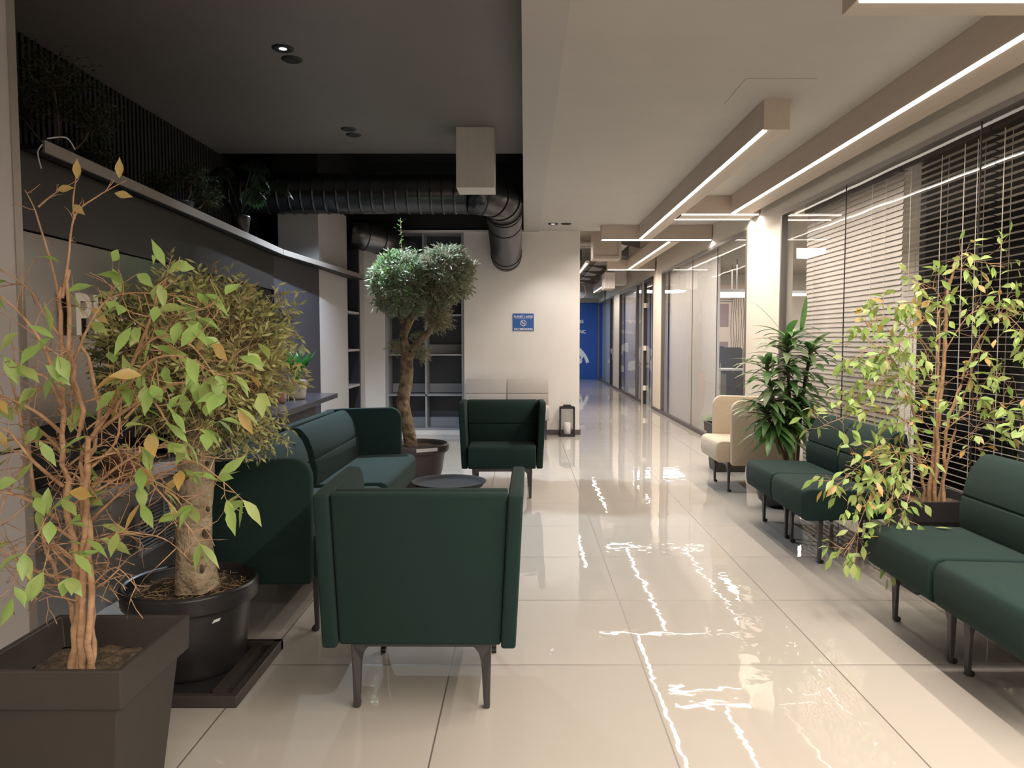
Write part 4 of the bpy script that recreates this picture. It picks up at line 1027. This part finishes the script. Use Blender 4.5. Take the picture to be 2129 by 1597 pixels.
    for j in range(10): LV.quad(tp2[1].lerp(tp2[2], j / 9), V((r.choice((-1, 1)), r.gauss(0, .3), 1)), rnd(r), .026, .008, 0)
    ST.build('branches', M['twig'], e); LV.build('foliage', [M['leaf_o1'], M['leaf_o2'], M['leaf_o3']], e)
olive1()
# trays under the olive pot
ty = empty('plant_tray', (-1.35, 3.06, 0)); tag(ty, 'black rectangular drip tray under the round olive pot', 'tray')
bm = nb(); box(bm, -.28, .26, -.28, .25, 0, .028)
obj('tray_base', bm, M['planterblk'], ty)
bm = nb(); box(bm, .24, .275, -.28, .25, .0, .045); box(bm, -.3, .275, -.30, -.27, .0, .045); box(bm, -.3, .275, .22, .25, 0, .045); box(bm, -.3, -.27, -.28, .25, 0, .045)
obj('rim', bm, M['planter'], ty, bevel=.004)
obj('pebbles', bx(.17, .20, -.26, .2, .028, .05), M['planter'], ty)

def olive2():
    r = random.Random(8); O = V((-1.02, 7.0, 0)); e = empty('potted_olive_tree', O); tag(e, 'tall two-lobed olive tree in a brown bowl pot before the shelving', 'potted tree')
    obj('pot', lathe(nb(), [(0, .0), (.20, .0), (.21, .02), (.255, .16), (.275, .30), (.28, .33), (.305, .335), (.318, .36), (.315, .40), (.30, .415), (.28, .40), (.272, .36), (0, .36)], 56), M['bowlpot'], e, smooth=True, bevel=.003, seg=2)
    bm = lathe(nb(), [(0, .385), (.15, .38), (.27, .372)], 36)
    for v in bm.verts: v.co.z += .01 * mnoise.noise(v.co * 18)
    obj('soil', bm, M['soil'], e, smooth=True)
    a0 = R(-62)
    obj('label_sticker', prism(nb(), [(-.10, 0), (.10, .0), (.10, .03), (-.10, .03)], 'y', 0, .002), M['paper'], e, loc=(.322 * cos(a0), .322 * sin(a0), .37)).rotation_euler = (0, 0, a0 + pi / 2)
    def T(pts, rad, sc=1):
        return [aty(u, v, y) - O for u, v, y in pts], rad
    bm = nb()
    def limb(pts, r0_, r1_, n=14):
        path = curve([aty(u, v, y) - O for u, v, y in pts], 5); m = len(path); rings = []
        for i, p in enumerate(path):
            t = i / (m - 1); a_ = path[max(i - 1, 0)]; b_ = path[min(i + 1, m - 1)]; dd = (b_ - a_).normalized(); U = (V((1, 0, 0)) - dd * dd.x).normalized(); W_ = dd.cross(U); q = r0_ + (r1_ - r0_) * t; ring = []
            for k in range(n):
                a = 2 * pi * k / n; w = q * (1 + .18 * mnoise.noise(V((cos(a) * 2, sin(a) * 2, p.z * 9)))); ring.append(bm.verts.new(p + U * w * cos(a) + W_ * w * sin(a)))
            rings.append(ring)
        for A, B in zip(rings, rings[1:]):
            for k in range(n): bm.faces.new((A[k], A[(k + 1) % n], B[(k + 1) % n], B[k]))
        return path
    limb([(858, 952, 6.98), (850, 900, 7.0), (838, 840, 7.0), (845, 790, 7.0), (846, 745, 7.0)], .062, .058)
    limb([(846, 760, 7.0), (840, 715, 7.0), (842, 690, 7.0), (862, 650, 7.0), (870, 620, 7.0)], .045, .028)
    limb([(848, 755, 7.0), (868, 715, 6.98), (893, 690, 6.95), (900, 655, 6.95), (908, 615, 6.98)], .036, .022)
    limb([(842, 690, 7.0), (834, 665, 7.02), (830, 640, 7.02)], .024, .018)
    obj('trunk', bm, M['bark_olive2'], e, smooth=True)
    LV = Leaves(); ST = Sticks()
    def m1(d, s_, r): x = r.random(); return (1 if (d.x < -.3 and d.z > -.1 and x < .5) or x < .07 else (0 if x < .8 else 2))  # brighter leaves on the upper left put the spot's light into the colour
    def m2(d, s_, r): x = r.random(); return 2 if x < .45 else 0
    c1 = aty(839, 592, 7.0) - O; c2 = aty(927, 574, 6.97) - O
    olive_crown(LV, ST, r, c1, (.268, .27, .265), 850, m1, leaf=.064, dens=.80, inner=.2, jag=.12, sprig=.06)
    olive_crown(LV, ST, r, c2, (.215, .24, .22), 600, m2, leaf=.064, dens=.80, inner=.2, jag=.12, sprig=.06)
    olive_crown(LV, ST, r, aty(912, 665, 6.93) - O, (.12, .11, .13), 260, m2, leaf=.032, dens=.5, inner=.3, jag=.1, sprig=.05)
    for u, v, s_ in ((825, 725, .07), (870, 728, .09), (880, 740, .07), (868, 705, .06)): olive_crown(LV, ST, r, aty(u, v, 6.97) - O, (s_, s_, s_ * .8), 45, m2, leaf=.03, dens=.4, inner=.3, sprig=.04)
    for k in range(16): LV.quad(aty(832, 512 - k * 3.6, 6.95) - O + rnd(r, .012), V((r.choice((-1, 1)), 0, .8)), rnd(r), .03, .011, 1)
    ST.line([aty(835, 520, 6.95) - O, aty(833, 455, 6.95) - O], .002, 4)
    ST.build('branches', M['twig'], e); LV.build('foliage', [M['leaf_s1'], M['leaf_s2'], M['leaf_s3']], e)
olive2()
# ---- saucer under bowl pot
sc_ = obj('plant_saucer', lathe(nb(), [(0, 0), (.24, 0), (.27, .012), (.272, .018), (.255, .012), (0, .006)], 40), M['planterblk'], smooth=True, loc=(-1.02, 7.0, .0)); tag(sc_, 'flat dark saucer under the brown bowl pot', 'saucer')
for ch_ in bpy.data.objects:
    if ch_.name.startswith('potted_olive_tree') and abs(ch_.location.y - 7.0) < .01: ch_.location.z = .008

# ---- dracaena
def dracaena():
    r = random.Random(17); O = V((2.10, 6.22, 0)); e = empty('potted_dracaena', O); tag(e, 'dark green dracaena with strap leaves in a round black pot by the beige armchair', 'potted plant')
    obj('pot', lathe(nb(), [(0, 0), (.10, .0), (.16, .06), (.19, .16), (.195, .24), (.19, .29), (.18, .30), (.172, .27), (0, .27)], 40), M['planterblk'], e, smooth=True)
    obj('soil', lathe(nb(), [(0, .285), (.175, .278)], 30), M['soil'], e)
    LV = Leaves(); ST = Sticks()
    canes = [((1648, 965), (1640, 800), (1636, 700)), ((1640, 965), (1615, 860), (1592, 755)), ((1658, 965), (1668, 830), (1688, 722)), ((1650, 965), (1650, 880), (1655, 840)), ((1636, 965), (1610, 900), (1590, 850))]
    PR = (.40, .8, 1, 1, .85, .55, 0)
    for i, c in enumerate(canes):
        y = 6.2 + r.uniform(-.08, .08); pts = [V((c_.x, c_.y, c_.z)) for c_ in (aty(u, v, y) - O for u, v in c)]
        b = pts[0].copy(); b.z = .27; path = curve([b] + pts, 5); ST.line(path, .014 if i != 1 else .012, 8)
        top_ = path[-1]; m = len(path); tot = (72, 62, 64, 46, 46)[i]
        for k in range(tot):
            t = 1 - .48 * (k / tot) ** 1.1 if i < 3 else 1 - .35 * k / tot
            f = t * (m - 1); j = min(int(f), m - 2); p = path[j].lerp(path[j + 1], f - j); a = k * 2.4 + r.uniform(-.3, .3); el = (.95 - 1.05 * (k / tot)) + r.uniform(-.15, .15)
            d = V((cos(a), sin(a) * .9, el * 1.1)); x = r.random()
            LV.leaf(p, d, V((0, 0, 1)), r.uniform(.26, .36), r.uniform(.050, .068), 1 if x < .25 else 0, droop=r.uniform(.8, 1.7), fold=.22, prof=PR)
    # tall upright shoot
    p = aty(1665, 690, 6.2) - O; LV.leaf(p, V((.15, 0, 1)), V((0, -1, 0)), .30, .045, 0, droop=-.1, prof=PR)
    p = aty(1625, 690, 6.2) - O; LV.leaf(p, V((-.7, 0, 1)), V((0, -.2, 1)), .40, .022, 0, droop=.5, prof=PR)
    ST.build('cane', M['cane'], e); LV.build('foliage', [M['leaf_d'], M['leaf_d2']], e)
dracaena()
# ---- cycad
def cycad():
    r = random.Random(4); O = V((2.14, 7.98, 0)); e = empty('potted_cycad', O); tag(e, 'low cycad with feathery fronds in a square brown planter behind the beige armchair', 'potted plant')
    square_planter(e, .40, .50, .30, .10, M['planter'], .44); LV = Leaves(); ST = Sticks()
    ST.line([V((0, 0, .43)), V((0, 0, .52))], [.05, .035], 10)
    for k in range(20):
        a = k * 2.4; el = r.uniform(.25, .9); d = V((cos(a), sin(a), el)).normalized(); p = V((0, 0, .5)); L_ = r.uniform(.28, .36); path = [p]
        if p.x + d.x * L_ > .36: d.x *= .6; d.normalize()
        for j in range(9): d = (d + V((0, 0, -.11))).normalized(); path.append(path[-1] + d * L_ / 9)
        ST.line(path, [.004 - .0003 * j for j in range(10)], 4)
        for j in range(2, 10):
            for h in (0, .5):
                q = path[j].lerp(path[j - 1], h); fw = (path[j] - path[j - 1]).normalized(); sd = fw.cross(V((0, 0, 1))).normalized()
                for s in (-1, 1): LV.quad(q, (sd * s + fw * .9 + V((0, 0, .35))), V((0, 0, 1)), .085 * (1.15 - j * .06), .009, 0)
    ST.build('frond_ribs', M['leaf_c'], e); LV.build('foliage', [M['leaf_c']], e)
cycad()
# ---- counter and shelf plants
def lily():
    r = random.Random(2); O = V((-2.0, 6.75, .85)); p0 = atz(612, 820, .85); O = V((p0.x + .0, p0.y, .85)); O = V((-2.02, 6.72, .85))
    e = empty('potted_peace_lily', O); tag(e, 'peace lily with white flowers in a ribbed white pot on the counter', 'potted plant')
    prof = [(0, 0), (.048, 0), (.055, .01)] + [(.056 + .016 * (z / .12) + (.003 if i % 2 else 0), .012 + z) for i, z in enumerate([k * .010 for k in range(12)])] + [(.064, .128), (.06, .115), (0, .115)]
    obj('pot', lathe(nb(), prof, 36), M['ribbed'], e, smooth=True); LV = Leaves(); ST = Sticks()
    for k in range(16):
        a = k * 2.4; d = V((cos(a) * .45, sin(a) * .45, 1)); LV.leaf(V((0, 0, .12)), d, V((cos(a), sin(a), 0)), r.uniform(.16, .27), .055, 0, droop=.5, prof=(.05, .1, .3, .9, 1, .6, 0))
    for k, (x, z) in enumerate(((-.02, .33), (.045, .31))):
        tip = V((x, -.02, z)); ST.line([V((0, 0, .12)), tip], .003, 5); LV.leaf(tip - V((0, 0, .02)), V((.1, 0, 1)), V((0, -1, .2)), .09, .05, 1, droop=.1, prof=(.1, .8, 1, .6, 0))
    ST.build('stems', M['leaf_p'], e); LV.build('foliage', [M['leaf_p'], M['petal']], e); e.scale = (1.3, 1.3, 1.3)
lily()
cp = obj('small_pot', lathe(nb(), [(0, 0), (.035, 0), (.05, .02), (.055, .09), (.05, .1), (.045, .09), (0, .085)], 28), M['copper'], smooth=True, loc=(-2.02, 6.25, .85)); tag(cp, 'small copper pot on the counter beside the peace lily', 'pot')
cp = obj('small_pot', lathe(nb(), [(0, 0), (.035, 0), (.052, .02), (.058, .10), (.052, .11), (.046, .10), (0, .09)], 28), M['copper'], smooth=True, loc=(-1.98, 5.45, .85)); tag(cp, 'copper pot on the near end of the counter, behind the olive crown', 'pot')
tp_ = obj('clay_pot', lathe(nb(), [(0, 0), (.07, 0), (.085, .12), (.10, .13), (.10, .16), (.088, .16), (.08, .13), (0, .125)], 32), M['terracotta'], smooth=True, loc=(-2.16, 4.05, .62)); tag(tp_, 'terracotta pot on the low ledge behind the fig', 'pot')
def philo():
    r = random.Random(6); O = V((-2.22, 6.0, 2.19)); e = empty('potted_philodendron', O); tag(e, 'dark philodendron with lobed leaves on the wall ledge beside the duct', 'potted plant')
    obj('pot', lathe(nb(), [(0, 0), (.055, 0), (.075, .14), (.07, .15), (.065, .13), (0, .13)], 28), M['planterblk'], e, smooth=True); LV = Leaves(); ST = Sticks()
    for k, (x, y, z) in enumerate(((.30, -.05, .40), (-.22, -.1, .42), (.10, .1, .5), (-.05, -.2, .48), (-.35, .1, .34), (.2, -.25, .52), (.02, .2, .4))):
        tip = V((x, y, z)); ST.line(curve([V((0, 0, .12)), V((x * .35, y * .35, z * .6)), tip], 4), .005, 5)
        d = V((x, y, -.1)).normalized(); b0 = None
        for a in range(-5, 6):
            ang = a * .28; sd = d.cross(V((0, 0, 1))); g = (d * cos(ang) + sd * sin(ang) + V((0, 0, -.3))).normalized()
            LV.leaf(tip, g, V((0, 0, 1)), .20 * (1 - .05 * abs(a)), .062, 0, droop=.5, prof=(.6, .9, 1, .7, 0))
    ST.build('stems', M['leaf_k'], e); LV.build('foliage', [M['leaf_k']], e)
philo()
def shelfbush(O, label, nm, cl, seed):
    r = random.Random(seed); O = V(O); e = empty(nm, O); tag(e, label, 'potted plant')
    obj('pot', lathe(nb(), [(0, 0), (.06, 0), (.085, .10), (.08, .11), (.072, .095), (0, .09)], 28), M['planterblk'], e, smooth=True); LV = Leaves(); ST = Sticks()
    for c, s_ in cl:
        c = V(c); ST.line(curve([V((0, 0, .09)), c * .5 + V((.02, 0, 0)), c], 4), .006, 5); olive_crown(LV, ST, r, c, (s_, s_, s_ * .55), int(900 * s_), lambda d, q, r: 0, leaf=.03, dens=.3, inner=.3, jag=.2)
    ST.build('stems', M['cane'], e); LV.build('foliage', [M['leaf_k']], e)
shelfbush((-2.28, 3.75, 2.19), 'dark bonsai-like plant at the near end of the wall ledge', 'potted_bonsai', [((.0, .0, .42), .2), ((.12, .12, .27), .13), ((-.12, -.1, .27), .14), ((.08, .2, .12), .09)], 31)
shelfbush((-2.3, 5.15, 2.19), 'dark trailing plant on the ledge left of the philodendron', 'potted_ivy', [((.05, .05, .28), .13), ((.1, .15, .14), .1), ((-.08, -.1, .2), .1)], 33)
cd = obj('cable', tube(tube(nb(), curve([(-1.99, 3.22, 2.21), (-1.97, 3.32, 2.24), (-1.98, 3.40, 2.21)], 4), .003, 5), curve([(-2.0, 3.2, 2.18), (-2.0, 3.17, 2.14), (-2.0, 3.19, 2.08)], 4), .003, 5), M['paper'], smooth=True); tag(cd, 'loose white cable at the near end of the wall ledge', 'cable')
# fallen leaves
r = random.Random(44)
for x, y, z, lab in ((aty(1470, 0, 1).x * 0 + atz(1948, 1257, 0.003).x, atz(1948, 1257, 0.003).y, .003, 'fallen fig leaf on the floor under the right planter'), (1.98, 3.62, .469, 'fallen fig leaf lying on a green seat')):
    q = Leaves(); q.leaf(V((0, 0, 0)), V((1, -.3, 0)), V((0, 0, 1)), .075, .03, 0, droop=0, fold=.15, prof=FL_PROF)
    e = q.build('fallen_leaf', [M['leaf_b']], None); e.location = (x, y, z); tag(e, lab, 'leaf')
